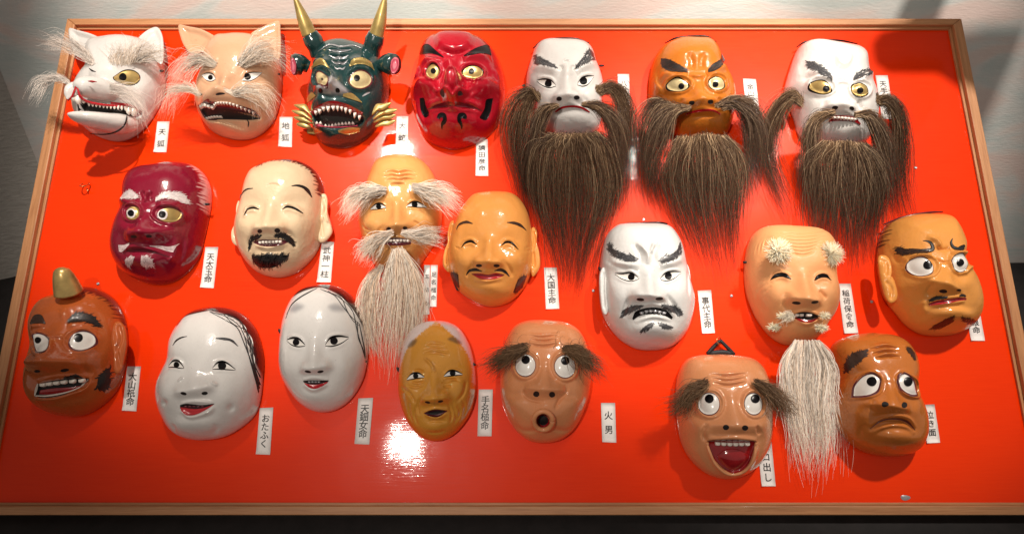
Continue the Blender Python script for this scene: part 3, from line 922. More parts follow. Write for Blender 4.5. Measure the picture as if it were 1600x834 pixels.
# ---------------------------------------------------------------- paper labels
M['paper'] = paint('white_paper', (0.86, 0.83, 0.80), 0.55, 0.0, vary=0.04, scale=200, bump=0.05)
M['ink'] = paint('black_ink', (0.015, 0.013, 0.013), 0.5, 0.0)
def glyph(ch):
    cu = bpy.data.curves.new('glyph', 'FONT'); cu.body = ch; cu.size = 1.0; cu.resolution_u = 3
    cu.offset = 0.009
    o = bpy.data.objects.new('glyph', cu); col.objects.link(o)
    bpy.context.view_layer.update()
    me = bpy.data.meshes.new_from_object(o.evaluated_get(bpy.context.evaluated_depsgraph_get()))
    v = np.array([w.co[:2] for w in me.vertices]); f = [tuple(p.vertices) for p in me.polygons]
    bpy.data.objects.remove(o); bpy.data.curves.remove(cu); bpy.data.meshes.remove(me)
    return v, f
def paper_label(text, tl, tr, br, bl, label, t0=0.16, t1=0.93, h=0.0012, size=0.62, squeeze=1.0):
    q = [np.array(unproj(x, y, h)) for x, y in (tl, tr, br, bl)]
    c = sum(q) / 4
    root = bpy.data.objects.new('paper_label', None); col.objects.link(root)
    root.matrix_world = BM @ Matrix.Translation((c[0], 0, c[1]))
    tag(root, label, 'name label', 'white paper name labels on the red board')
    Q = np.array([p - c for p in q])
    nx, nz = 4, 10
    V = []
    def pt(u, v): return (Q[0] * (1 - u) + Q[1] * u) * (1 - v) + (Q[3] * (1 - u) + Q[2] * u) * v
    seed = sum(map(ord, text)) % 17
    for j in range(nz):
        for i in range(nx):
            p = pt(i / (nx - 1), j / (nz - 1))
            lift = 0.0005 * math.sin(j * 1.1 + seed) ** 2 + (0.0016 if j == nz - 1 and i == 0 else 0)
            V.append((p[0], -(h + lift), p[1]))
    n = len(V)
    V += [(x, -0.0003, z) for x, y, z in V]
    f = grid_faces(nz, nx).tolist()
    ring = [i for i in range(nx)] + [j * nx + nx - 1 for j in range(1, nz)] + [(nz - 1) * nx + i for i in range(nx - 2, -1, -1)] + [j * nx for j in range(nz - 2, 0, -1)]
    for a, b_ in zip(ring, ring[1:] + ring[:1]): f.append([a, b_, n + b_, n + a])
    mesh_obj('paper', V, f, M['paper'], root, True)
    TV, TF = [], []
    k = len(text)
    wid = np.linalg.norm(Q[1] - Q[0]); hei = np.linalg.norm(Q[3] - Q[0])
    for i, ch in enumerate(text):
        gv, gf = glyph(ch)
        if not len(gv): continue
        gc = np.array([0.5, 0.38])
        step = (t1 - t0) / k
        cv = t0 + step * (i + 0.5)
        gv = (gv - gc)
        b0 = len(TV)
        for x, y in gv:
            u = 0.5 + x * size; v = cv - y * size * wid / hei * squeeze
            p = pt(u, v)
            TV.append((p[0], -(h + 0.0009), p[1]))
        TF += [tuple(b0 + a for a in t) for t in gf]
    if TV: mesh_obj('lettering', TV, TF, M['ink'], root, False)
    return root

paper_label('天狐', (246, 190), (265, 190), (260, 238), (240, 238), 'white paper label reading 天狐 beside the white fox mask', t0=.15, t1=.92)
paper_label('地狐', (437, 183), (457, 183), (456, 230), (435, 229), 'white paper label reading 地狐 right of the tan fox mask', t0=.1, t1=.9)
paper_label('大蛇', (620, 182), (638, 182), (637, 229), (618, 229), 'short white label reading 大蛇, half washed out by glare beside the horned dragon', t0=.12, t1=.92)
paper_label('猿田彦命', (744, 219), (762, 218), (763, 275), (743, 275), 'white label reading 猿田彦命 under the glossy long-nosed red mask', t0=.14, t1=.88, squeeze=.85)
paper_label('八意思兼命', (965, 116), (983, 116), (985, 190), (967, 190), 'white label beginning 八意思 partly hidden by the hair of the first bearded white mask', t0=.12, t1=.93, size=.6)
paper_label('金山彦命', (1161, 123), (1181, 124), (1187, 178), (1166, 178), 'white label reading 金山彦 beside the orange bearded mask, lower end behind hair', t0=.14, t1=.9, squeeze=.9, size=.6)
paper_label('天手力男命', (1368, 118), (1387, 118), (1397, 186), (1378, 186), 'white label beginning 天手力 at the right of the gold-eyed white bearded mask', t0=.12, t1=.92, size=.6)
paper_label('天太玉命', (321, 386), (341, 386), (334, 450), (313, 449), 'white label reading 天太玉命 right of the crimson mask with white eyebrows', t0=.15, t1=.88)
paper_label('武神一柱', (503, 377), (522, 378), (517, 441), (495, 441), 'white label reading 武神一柱 at the lower right of the cream mask with goatee', t0=.12, t1=.9)
paper_label('玉祖命', (663, 414), (672, 414), (671, 491), (660, 491), 'narrow label reading 玉祖命, left and longer one of a pair beside the white beard', t0=.1, t1=.92, size=.8)
paper_label('足名槌命', (673, 414), (684, 414), (682, 479), (672, 479), 'narrow label reading 足名槌命, right and shorter one of a pair beside the white beard', t0=.14, t1=.88, size=.8)
paper_label('大国主命', (850, 418), (870, 418), (874, 482), (853, 483), 'white label reading 大国主命 right of the smiling orange mask with sideburns', t0=.15, t1=.88)
paper_label('事代主命', (1090, 454), (1111, 453), (1117, 520), (1097, 521), 'white label reading 事代主命 right of the scowling white mask with grey moustache', t0=.15, t1=.88)
paper_label('稲荷保食命', (1309, 443), (1329, 443), (1341, 520), (1319, 521), 'white label reading 稲荷保食命 right of the old man mask with pompom eyebrows', t0=.12, t1=.9, size=.58)
paper_label('天児屋根命', (1505, 455), (1525, 455), (1539, 532), (1517, 532), 'white label ending in 命 mostly hidden behind the big-eyed orange mask on the right', t0=.1, t1=.86, size=.58)
paper_label('大山祇命', (199, 572), (220, 572), (213, 642), (191, 641), 'white label reading 大山祇命 in the shadow right of the horned brown mask', t0=.14, t1=.88)
paper_label('おたふく', (406, 637), (427, 636), (422, 710), (400, 709), 'white label reading おたふく right of the plump laughing white mask', t0=.14, t1=.86)
paper_label('天鈿女命', (560, 622), (583, 621), (577, 694), (554, 693), 'white label reading 天鈿女命 right of the slender white woman mask', t0=.14, t1=.86)
paper_label('手名槌命', (748, 608), (770, 608), (768, 681), (746, 681), 'white label reading 手名槌命 right of the mustard old woman mask', t0=.14, t1=.86)
paper_label('火男', (939, 629), (961, 629), (963, 691), (941, 690), 'white label reading 火男 right of the mask with the round open mouth', t0=.14, t1=.86)
paper_label('ベロ出し', (1183, 686), (1205, 686), (1212, 759), (1190, 759), 'white label reading ロ出し peeping out beside the red-tongued laughing mask', t0=.05, t1=.92)
paper_label('泣き面', (1441, 632), (1460, 631), (1469, 691), (1448, 692), 'white label reading 泣き面 right of the sad brown mask', t0=.16, t1=.84)

# ---------------------------------------------------------------- hooks, screws
def hook(px, py, label):
    x, z = unproj(px, py, 0.002)
    root = bpy.data.objects.new('wire_hook', None); col.objects.link(root)
    root.matrix_world = BM @ Matrix.Translation((float(x), 0, float(z)))
    tag(root, label, 'hook')
    t = np.linspace(0.3, 5.2, 20)
    q = np.stack([0.007 * np.sin(t), -0.002 - 0.008 * (1 - np.cos(t)), 0.007 * np.cos(t)], -1)
    tube_mesh('ring', q, 0.0011, M['wire'], root, 8)
    tube_mesh('shank', [(0, 0.001, -0.004), (0.001, -0.003, -0.005), (0.006, -0.006, -0.012)], 0.0013, M['wire'], root, 8)
hook(136, 291, 'small brass wire hook screwed into the bare red area below the white fox')
def screw(px, py, where):
    x, z = unproj(px, py, 0.001)
    n = 12; V, C = [], []
    for r, h in ((0.0028, 0.0004), (0.0026, 0.0014), (0.0015, 0.0019), (0.0004, 0.0012)):
        for j in range(n):
            a = j * 2 * math.pi / n
            V.append((r * math.cos(a), -h, r * math.sin(a)))
    o = mesh_obj('screw', V, grid_faces(4, n, True), M['silver'], None, True)
    o.matrix_world = BM @ Matrix.Translation((float(x), 0, float(z)))
    tag(o, 'tiny metal screw head in the red board ' + where, 'screw', 'screw heads in the red board')
for px, py, w_ in ((1431, 262, 'right of the third brown beard'), (1362, 471, 'left of the big-eyed orange mask'), (1143, 462, 'left of the pompom-eyebrow mask'),
                   (1006, 343, 'above the scowling white mask'), (927, 454, 'left of the scowling white mask'), (153, 443, 'above the horned brown mask')):
    screw(px, py, w_)
# silver disc standing for a bright light reflection near the lower edge
x, z = unproj(1415, 777, 0.001)
a = np.linspace(0, 2 * math.pi, 26, endpoint=False)
rr_ = 0.0055 * (1 + 0.08 * np.sin(3 * a + 1))
V = [(0, -0.0016, 0)] + [(r_ * 1.5 * math.cos(t), -0.0012, r_ * 0.8 * math.sin(t)) for r_, t in zip(rr_ * .6, a)] + [(r_ * 1.5 * math.cos(t), -0.0004, r_ * 0.8 * math.sin(t)) for r_, t in zip(rr_, a)]
F = [(0, 1 + j, 1 + (j + 1) % 26) for j in range(26)] + [(1 + j, 27 + j, 27 + (j + 1) % 26, 1 + (j + 1) % 26) for j in range(26)]
o = mesh_obj('glint_disc', V, F, M['silver'], None, True)
o.matrix_world = BM @ Matrix.Translation((float(x), 0, float(z)))
tag(o, 'small silver disc standing for a plug near the lower right edge of the red board', 'glint')

# added unseen blocker, shaped to cast the shadow on the board's upper right corner
def corner_blocker(x, z, h, label):
    root = bpy.data.objects.new('shadow_blocker', None); col.objects.link(root)
    root.matrix_world = BM @ Matrix.Translation((x, -h, z))
    tag(root, label, 'light blocker')
    tube_mesh('blocker_lobe', [(-0.075, 0, 0.0), (-0.06, 0, 0.0), (-0.02, 0, 0.005), (0.03, 0, 0.02)], [0.02, 0.034, 0.04, 0.055], M['black'], root, 20)
    tube_mesh('shade', [(0.0, 0, 0.03), (0.05, 0, 0.02), (0.12, 0, 0.0), (0.17, 0, -0.015)], [0.045, 0.07, 0.10, 0.115], M['black'], root, 28)
    tube_mesh('blocker_stem', [(0.03, 0, 0.07), (0.04, 0.0, 0.16), (0.05, 0, 0.4)], [0.035, 0.03, 0.03], M['black'], root, 12)

corner_blocker(0.885, 0.935, 0.40, 'black bell-shaped blocker added to shade the board corner, just outside the view')
# ---------------------------------------------------------------- the masks
def cord_stub(m, x, y, h=12, dx=10, dy=0):
    m.tube('cord', [(x - dx, y - dy, h), (x, y, h + 4), (x + dx, y + dy, h)], [2.2, 2.4, 2.0], 'cord', 8, n=6)

def sockets(m, *pts, r=60, amp=-5):
    for x, y in pts: m.bump(x, y, r, r * 0.6, amp)

WHITE = (0.67, 0.645, 0.615)
# --- small white fox, upper left
def white_fox():
    m = Mask('fox_mask', 'white fox mask with one gold eye and a wide fanged jaw, top left', (60, 20, 3.79),
             [(330, 140), (420, 125), (520, 128), (600, 150), (690, 200), (735, 270), (748, 370), (740, 470), (700, 570), (640, 660), (560, 730), (470, 758), (370, 738), (285, 690), (240, 620), (228, 520), (235, 400), (250, 300), (280, 200)],
             0.080, WHITE, seed=1, p=2.3, q=.5)
    m.bump(400, 235, 90, 110, 4)
    m.bump(520, 395, 120, 85, -8)                                  # eye hollow
    m.ridge([(430, 300), (500, 270), (600, 280), (690, 290)], 30, 7)
    m.bump(640, 470, 90, 80, 6)
    m.bump(420, 440, 110, 60, 14, 0, 1.2)
    m.ridge([(300, 380), (360, 370), (450, 420), (540, 500)], 38, 6)
    m.pit([(255, 520), (300, 530), (380, 545), (460, 560), (560, 562), (606, 590), (590, 618), (520, 612), (400, 604), (300, 600), (250, 580)], -22, 7)
    m.finish()
    # upper muzzle and lower jaw reach forward from the face
    loft(m, 'muzzle', [(540, 500, 48, 8, 8), (460, 475, 68, 15, 15), (385, 458, 92, 20, 20), (300, 442, 112, 22, 20), (250, 438, 124, 18, 16.5), (222, 438, 130, 11, 10), (212, 440, 132, 1, 1)])
    loft(m, 'muzzle', [(262, 440, 108, 10, 8), (225, 450, 114, 12, 13), (200, 470, 119, 9, 14), (182, 492, 122, 5, 9), (170, 512, 123, .8, 1)])
    loft(m, 'lower_jaw', [(560, 660, 40, 16, 14), (480, 660, 62, 24, 19), (390, 648, 84, 26, 16), (300, 632, 102, 23, 13), (230, 616, 114, 16, 9), (190, 606, 120, 8, 5), (172, 600, 121, 1, .8)])
    m.band('mouth', [(225, 500), (270, 515), (350, 535), (450, 545), (540, 552), (605, 590)], [(240, 592), (320, 596), (420, 602), (500, 612), (560, 625), (605, 605)], 'dark', 0.6, m=12)
    m.band('gum', [(430, 530), (480, 535), (550, 545), (612, 590)], [(430, 550), (480, 552), (560, 562), (600, 600)], 'red_lip', 1.4)
    m.band('gum', [(540, 560), (570, 562), (612, 585)], [(535, 600), (565, 625), (608, 606)], 'pink', 1.2)
    def rod(nm, pts, radii, mt, sides=10): return m.tube(nm, pts, radii, mt, sides, n=16)
    rod('gum', [(176, 520, 126), (205, 490, 134), (224, 436, 140), (250, 500, 128), (300, 530, 114), (380, 545, 98), (450, 552, 84), (530, 560, 68)], [1.2, 2.2, 1.4, 2.4, 2.4, 2.2, 2, 1.6], 'red_lip')
    for x_, y_, h_, L_, r_ in ((210, 500, 128, 24, 4.4), (235, 508, 124, 34, 6), (268, 522, 117, 16, 3.4), (535, 575, 70, 30, 5), (562, 580, 64, 34, 6)):
        rod('tooth', [(x_, y_ - 6, h_), (x_, y_ + L_ * .5, h_), (x_ + 2, y_ + L_, h_ - 1)], [r_, r_ * .9, r_ * .25], 'tooth')
    for k_ in range(11):
        t_ = k_ / 10
        x_ = 300 + 215 * t_; y_ = 535 + 27 * t_; h_ = 109 - 37 * t_
        rod('tooth', [(x_, y_ - 4, h_), (x_, y_ + 10, h_), (x_, y_ + 20, h_ - 1)], [2.6, 2.0, .4], 'tooth', 8)
    for k_ in range(9):
        t_ = k_ / 8
        x_ = 205 + 150 * t_; y_ = 600 + 4 * t_; h_ = 116 - 28 * t_
        rod('tooth', [(x_, y_ + 4, h_), (x_, y_ - 6, h_), (x_, y_ - 15, h_)], [2.8, 2.3, .5], 'tooth', 8)
    rod('nostril', [(292, 406, 139), (318, 408, 139), (348, 411, 136)], [.4, 2.3, .4], 'red_deep')
    m.tube('jaw_line', [(305, 718, 84), (400, 720, 82), (470, 700, 82), (512, 660, 80), (525, 610, 74)], [.5, 1.3, 1.5, 1.5, .8], 'black', 8, n=20)
    e = m.disc('eye', 532, 390, 74, 42, 'gold', 1.0, 3.0, n=34)
    m.disc('eye_rim', 532, 390, 79, 47, 'black', 0.5, 0.5, parent=e, n=34)
    m.disc('pupil', 508, 388, 22, 21, 'black', 4.6, 0, parent=e)
    m.stroke('eye', [(300, 330), (320, 345), (340, 350)], [2, 9, 3], 'black', 0.8)
    for nm, o_, til in (('ear', [(180, 95), (235, 105), (310, 125), (372, 158), (360, 200), (322, 240), (250, 265), (210, 240), (190, 180)], (300, 240, 38, 190, 100, 26)),
                        ('ear', [(585, 160), (630, 115), (680, 88), (712, 92), (735, 140), (742, 220), (735, 300), (700, 290), (640, 220), (600, 185)], (640, 230, 36, 700, 95, 22))):
        m.blob(nm, o_, 26, 5, hollow=9, tilt=til, thick=6)
    m.hair('eyebrow', [[(345, 325, 80), (290, 270, 95), (200, 225, 90), (60, 215, 78)], [(330, 320, 80), (270, 240, 92), (170, 185, 88), (30, 180, 70)], [(340, 300, 80), (250, 215, 90), (150, 165, 84), (60, 150, 70)]], 190, 0.00055, [(.86, .74, .66), (.92, .84, .76), (.74, .62, .52)], layer=.008, noise=.004)
    m.hair('eyebrow', [[(455, 325, 74), (440, 260, 84), (410, 210, 84)], [(500, 320, 76), (520, 230, 86), (520, 165, 84)], [(560, 300, 76), (610, 220, 86), (680, 185, 80)], [(600, 290, 70), (690, 240, 80), (790, 250, 60)], [(590, 300, 70), (700, 290, 76), (800, 330, 50)]], 280, 0.0005, [(.80, .68, .56), (.92, .84, .76), (.62, .48, .36)], layer=.008, noise=.004)
    m.hair('whisker', [[(185, 430, 100), (130, 395, 110), (40, 430, 95), (-20, 560, 70)], [(180, 415, 100), (120, 380, 105), (30, 400, 90), (-30, 500, 60)]], 150, 0.0005, [(.86, .75, .67), (.92, .84, .76)], layer=.006, noise=.004)
    m.hair('whisker', [[(385, 455, 92), (450, 440, 100), (560, 470, 90), (650, 590, 60)], [(380, 460, 90), (460, 480, 96), (560, 540, 80), (610, 680, 50)]], 130, 0.0005, [(.84, .74, .66), (.92, .82, .74)], layer=.005, noise=.006)
    cord_stub(m, 728, 346, 20)
white_fox()

def tan_fox():
    m = Mask('fox_mask', 'tan fox mask with bushy pale eyebrows and an open dark-lined jaw', (260, 20, 3.79),
             [(300, 130), (380, 118), (470, 120), (560, 145), (640, 200), (675, 270), (682, 400), (670, 520), (640, 620), (580, 700), (490, 745), (390, 745), (290, 712), (225, 650), (190, 560), (180, 440), (190, 320), (220, 210)],
             0.076, (0.64, 0.37, 0.22), seed=2, p=2.4)
    m.bump(380, 220, 110, 90, 4)
    m.bump(265, 385, 70, 50, -6); m.bump(490, 380, 85, 55, -6)
    m.ridge([(215, 300), (300, 295)], 26, 6); m.ridge([(425, 290), (560, 300)], 28, 6)
    m.bump(300, 480, 140, 66, 40, 0, 1.4, 34)
    m.ridge([(365, 330), (330, 400), (290, 460)], 34, 10, lift=14)
    m.bump(330, 670, 150, 44, 26, 0, 1.6, 22)
    m.bump(560, 500, 80, 80, 5)
    m.pit([(200, 560), (250, 535), (320, 548), (420, 560), (540, 600), (545, 628), (440, 630), (330, 625), (240, 628)], -18, 7)
    m.nostril(318, 481, 28, 7, -8); m.nostril(203, 484, 14, 7, 10)
    m.eye_slit([(210, 372), (240, 362), (275, 368), (292, 392)], [(210, 374), (235, 398), (265, 406), (292, 395)], 262, 386, 13)
    m.eye_slit([(448, 400), (475, 368), (510, 358), (565, 357)], [(448, 402), (490, 404), (530, 388), (565, 359)], 483, 383, 17)
    m.finish()
    m.band('mouth', [(190, 555), (250, 525), (320, 545), (420, 560), (500, 580), (552, 612)], [(192, 560), (240, 628), (330, 632), (420, 634), (500, 636), (550, 630)], 'dark', 0.6, m=12)
    m.stroke('lip_line', [(188, 552), (225, 548), (250, 520), (275, 545), (360, 550), (440, 568), (520, 585), (550, 610), (548, 632)], [4, 7, 8, 8, 7, 8, 9, 8, 4], 'maroon', 1.4)
    m.stroke('lip_line', [(192, 560), (215, 600), (240, 630), (300, 636)], [4, 6, 6, 2], 'maroon', 1.2)
    m.teeth([(210, 560), (290, 560)], 5, 18, off=3)
    m.teeth([(290, 556), (530, 600)], 13, 15, off=3, pointed=.6)
    m.teeth([(230, 628), (340, 632)], 6, 9, up=True, off=2)
    m.stroke('jaw_line', [(475, 632), (487, 650), (484, 678)], [3, 6, 2], 'soft_black', 0.8)
    m.blob('ear', [(72, 75), (130, 82), (210, 100), (295, 148), (270, 180), (215, 230), (150, 245), (110, 205), (85, 150)], 30, 5, hollow=9, tilt=(230, 220, 40, 80, 80, 30), thick=6)
    m.blob('ear', [(500, 130), (560, 90), (620, 62), (668, 52), (676, 120), (678, 200), (668, 275), (630, 260), (560, 190)], 30, 5, hollow=8, tilt=(600, 230, 38, 668, 55, 30), thick=6)
    hc = [(.90, .76, .62), (.97, .90, .80), (.74, .58, .44)]
    m.hair('eyebrow', [[(300, 300, 82), (220, 250, 96), (110, 270, 84), (0, 380, 60)], [(295, 315, 80), (200, 290, 92), (90, 340, 76), (30, 480, 40)], [(280, 325, 80), (220, 310, 86), (130, 390, 64), (70, 520, 30)]], 230, 0.0005, hc, layer=.009, noise=.005)
    m.hair('eyebrow', [[(425, 300, 84), (480, 230, 96), (560, 160, 84), (650, 110, 70)], [(440, 310, 82), (520, 250, 92), (610, 220, 80), (735, 250, 50)], [(470, 325, 78), (560, 290, 86), (660, 290, 66), (745, 400, 20)]], 230, 0.0005, hc, layer=.009, noise=.006)
    m.hair('whisker', [[(195, 487, 100), (130, 455, 108), (60, 500, 90), (0, 640, 40)], [(190, 480, 100), (110, 430, 100), (20, 460, 80), (-20, 560, 50)]], 130, 0.0005, hc, layer=.006, noise=.006)
    m.hair('whisker', [[(382, 490, 90), (440, 450, 102), (550, 440, 88), (650, 540, 50)], [(380, 492, 90), (470, 490, 96), (560, 540, 76), (600, 660, 50)]], 150, 0.0005, hc, layer=.006, noise=.007)
    cord_stub(m, 660, 365, 20)
tan_fox()

def dragon():
    m = Mask('dragon_mask', 'dark green horned dragon mask with gold brows, gold cheek fins and bared fangs', (440, 0, 3.336),
             [(230, 215), (300, 200), (370, 208), (450, 240), (520, 290), (555, 370), (560, 480), (535, 590), (490, 670), (420, 735), (330, 768), (240, 760), (185, 720), (160, 650), (145, 560), (135, 450), (140, 350), (175, 260)],
             0.085, (0.010, 0.040, 0.040), 'high_gloss', seed=3, p=2.4)
    m.bump(200, 400, 60, 50, -5); m.bump(410, 400, 70, 50, -6)
    m.ridge([(160, 345), (205, 325), (250, 350)], 24, 9); m.ridge([(360, 340), (410, 325), (480, 360)], 28, 9)
    m.nose((290, 370), (248, 450), 40, 68, 34, 0.5, 0.35)
    m.ridge([(140, 560), (190, 520), (235, 535), (330, 540), (420, 555)], 26, 16, lift=12)
    m.bump(290, 720, 110, 40, 22, 0, 1.5, 16)
    m.ridge([(140, 675), (260, 690), (420, 670)], 18, 16, lift=12)
    m.bump(480, 540, 70, 80, 6)
    m.pit([(165, 590), (210, 565), (280, 560), (360, 575), (420, 610), (400, 645), (300, 655), (200, 645)], -22, 8)
    m.wrinkles([[(245, 262), (300, 275), (370, 262)], [(250, 292), (300, 305), (350, 292)], [(262, 325), (300, 338), (345, 322)]], 7, -2, 3)
    m.tint([(185, 470), (200, 430), (235, 405), (275, 405), (310, 440), (345, 480), (300, 492), (240, 488)], (0.30, 0.29, 0.30), 10)
    m.eye_round(210, 412, 42, 44, 212, 415, 13, 'cream', swell=7, ring=4)
    m.eye_round(410, 415, 56, 46, 394, 411, 16, 'cream', swell=9, ring=4)
    m.finish()
    for l, w in (([(190, 270), (250, 235), (310, 245), (370, 238), (420, 255)], 9), ([(240, 262), (290, 268), (330, 265), (365, 262)], 8), ([(245, 290), (280, 305), (300, 300), (320, 305), (350, 290)], 8),
                 ([(258, 318), (285, 332), (303, 328), (322, 334), (345, 316)], 8), ([(275, 350), (290, 362), (303, 358), (318, 362), (332, 350)], 8), ([(420, 505), (440, 492), (462, 482)], 7)):
        m.stroke('white_stripe', l, [2, w, w * 1.1, w, 2], 'silver', 0.9)
    m.band('eyebrow', [(152, 355), (180, 315), (215, 308), (250, 355)], [(152, 362), (185, 345), (215, 340), (250, 360)], 'gold_paint', 1.2, 1.5, label='gold painted eyebrow')
    m.band('eyebrow', [(353, 345), (370, 312), (420, 302), (465, 325), (484, 368)], [(355, 350), (390, 338), (430, 338), (465, 352), (484, 370)], 'gold_paint', 1.2, 1.5, label='gold painted eyebrow')
    m.nostril(203, 474, 12, 13); m.nostril(293, 473, 12, 13)
    m.disc('nostril', 203, 476, 11, 12, 'black', 2.6); m.disc('nostril', 293, 475, 11, 12, 'black', 2.6)
    m.band('mouth', [(165, 590), (210, 560), (280, 552), (350, 568), (425, 612)], [(165, 600), (200, 645), (290, 658), (380, 650), (425, 630)], 'dark', 0.6, m=12)
    m.band('gum', [(155, 585), (210, 545), (270, 530), (350, 550), (425, 590)], [(165, 605), (215, 572), (280, 562), (350, 580), (422, 622)], 'red_deep', 2.4)
    m.band('gum', [(175, 640), (290, 648), (395, 645)], [(180, 660), (290, 668), (400, 660)], 'pink', 1.8)
    m.teeth([(172, 588), (225, 566), (285, 558)], 5, [20, 24, 19, 28, 22], off=5, pointed=1)
    m.teeth([(285, 558), (350, 575), (420, 612)], 6, [24, 19, 26, 21, 28, 24], off=5, pointed=1)
    m.teeth([(180, 655), (290, 662), (385, 655)], 11, 14, up=True, off=4, pointed=.7)
    m.band('moustache', [(133, 515), (155, 485), (180, 500)], [(133, 540), (150, 525), (180, 502)], 'gold_paint', 2, 1)
    m.band('moustache', [(322, 492), (370, 490), (420, 535)], [(320, 505), (365, 520), (420, 538)], 'gold_paint', 2, 1)
    m.band('chin_plate', [(132, 672), (170, 668), (212, 688)], [(135, 698), (170, 702), (212, 690)], 'gold_paint', 2.0, 2)
    m.band('chin_plate', [(295, 682), (350, 668), (412, 670)], [(298, 692), (345, 704), (408, 690)], 'gold_paint', 2.0, 2)
    # fins
    for pts, h in (([(62, 548), (110, 560), (158, 605)], 55), ([(50, 578), (100, 590), (160, 628)], 48), ([(60, 612), (105, 622), (160, 645)], 42), ([(75, 648), (110, 652), (155, 662)], 36)):
        a, c, b_ = pts
        m.blob('cheek_fin', [a, (c[0] - 15, c[1] - 17), (c[0] + 20, c[1] - 12), b_, (c[0] + 20, c[1] + 18), (c[0] - 15, c[1] + 10)], h, 4, 'gold_paint', nr=8, n=24, thick=3)
    for pts, h in (([(575, 535), (515, 558), (470, 600)], 66), ([(606, 572), (545, 580), (475, 622)], 58), ([(600, 598), (550, 606), (478, 640)], 50), ([(598, 628), (545, 640), (486, 662)], 42)):
        a, c, b_ = pts
        m.blob('cheek_fin', [a, (c[0] + 15, c[1] - 18), (c[0] - 25, c[1] - 12), b_, (c[0] - 20, c[1] + 18), (c[0] + 20, c[1] + 14)], h, 4, 'gold_paint', nr=8, n=24, thick=3)
    # ears
    for path, rim, r in (([(140, 350, 55), (105, 335, 62), (62, 340, 68)], [(62, 340, 69), (60, 341, 69.2)], 22), ([(510, 345, 50), (545, 335, 62), (590, 335, 72)], None, 22)):
        m.tube('ear', path, [12, 13, 18, 21, 19], 'green_lac', n=16, squash=1)
    m.blob('ear_hollow', [(49, 310), (60, 302), (72, 322), (76, 352), (70, 384), (58, 388), (48, 366), (45, 333)], 86, 2, 'pink', hollow=3, nr=10, n=36, thick=8)
    m.blob('ear_hollow', [(587, 300), (605, 303), (612, 325), (606, 360), (590, 382), (573, 380), (567, 350), (572, 318)], 90, 2, 'pink', hollow=4, nr=10, n=36, thick=8)
    # horns: green sockets and gold points
    for bx in (([(200, 275, 48), (175, 230, 62), (145, 180, 74)], [(145, 185, 73), (105, 80, 96), (60, -35, 118)]), ([(460, 280, 48), (478, 230, 62), (495, 180, 74)], [(494, 190, 72), (520, 80, 96), (545, -40, 118)])):
        hb = m.tube('horn_base', bx[0], [21, 17.5, 19, 16], 'green_lac', n=18)
        m.tube('horn', bx[1], [14.5, 13.5, 10.5, 6.5, 1.5], 'gold_paint', n=24, sides=28)
    for px_, py_ in ((150, 205), (485, 205)):
        pass
dragon()

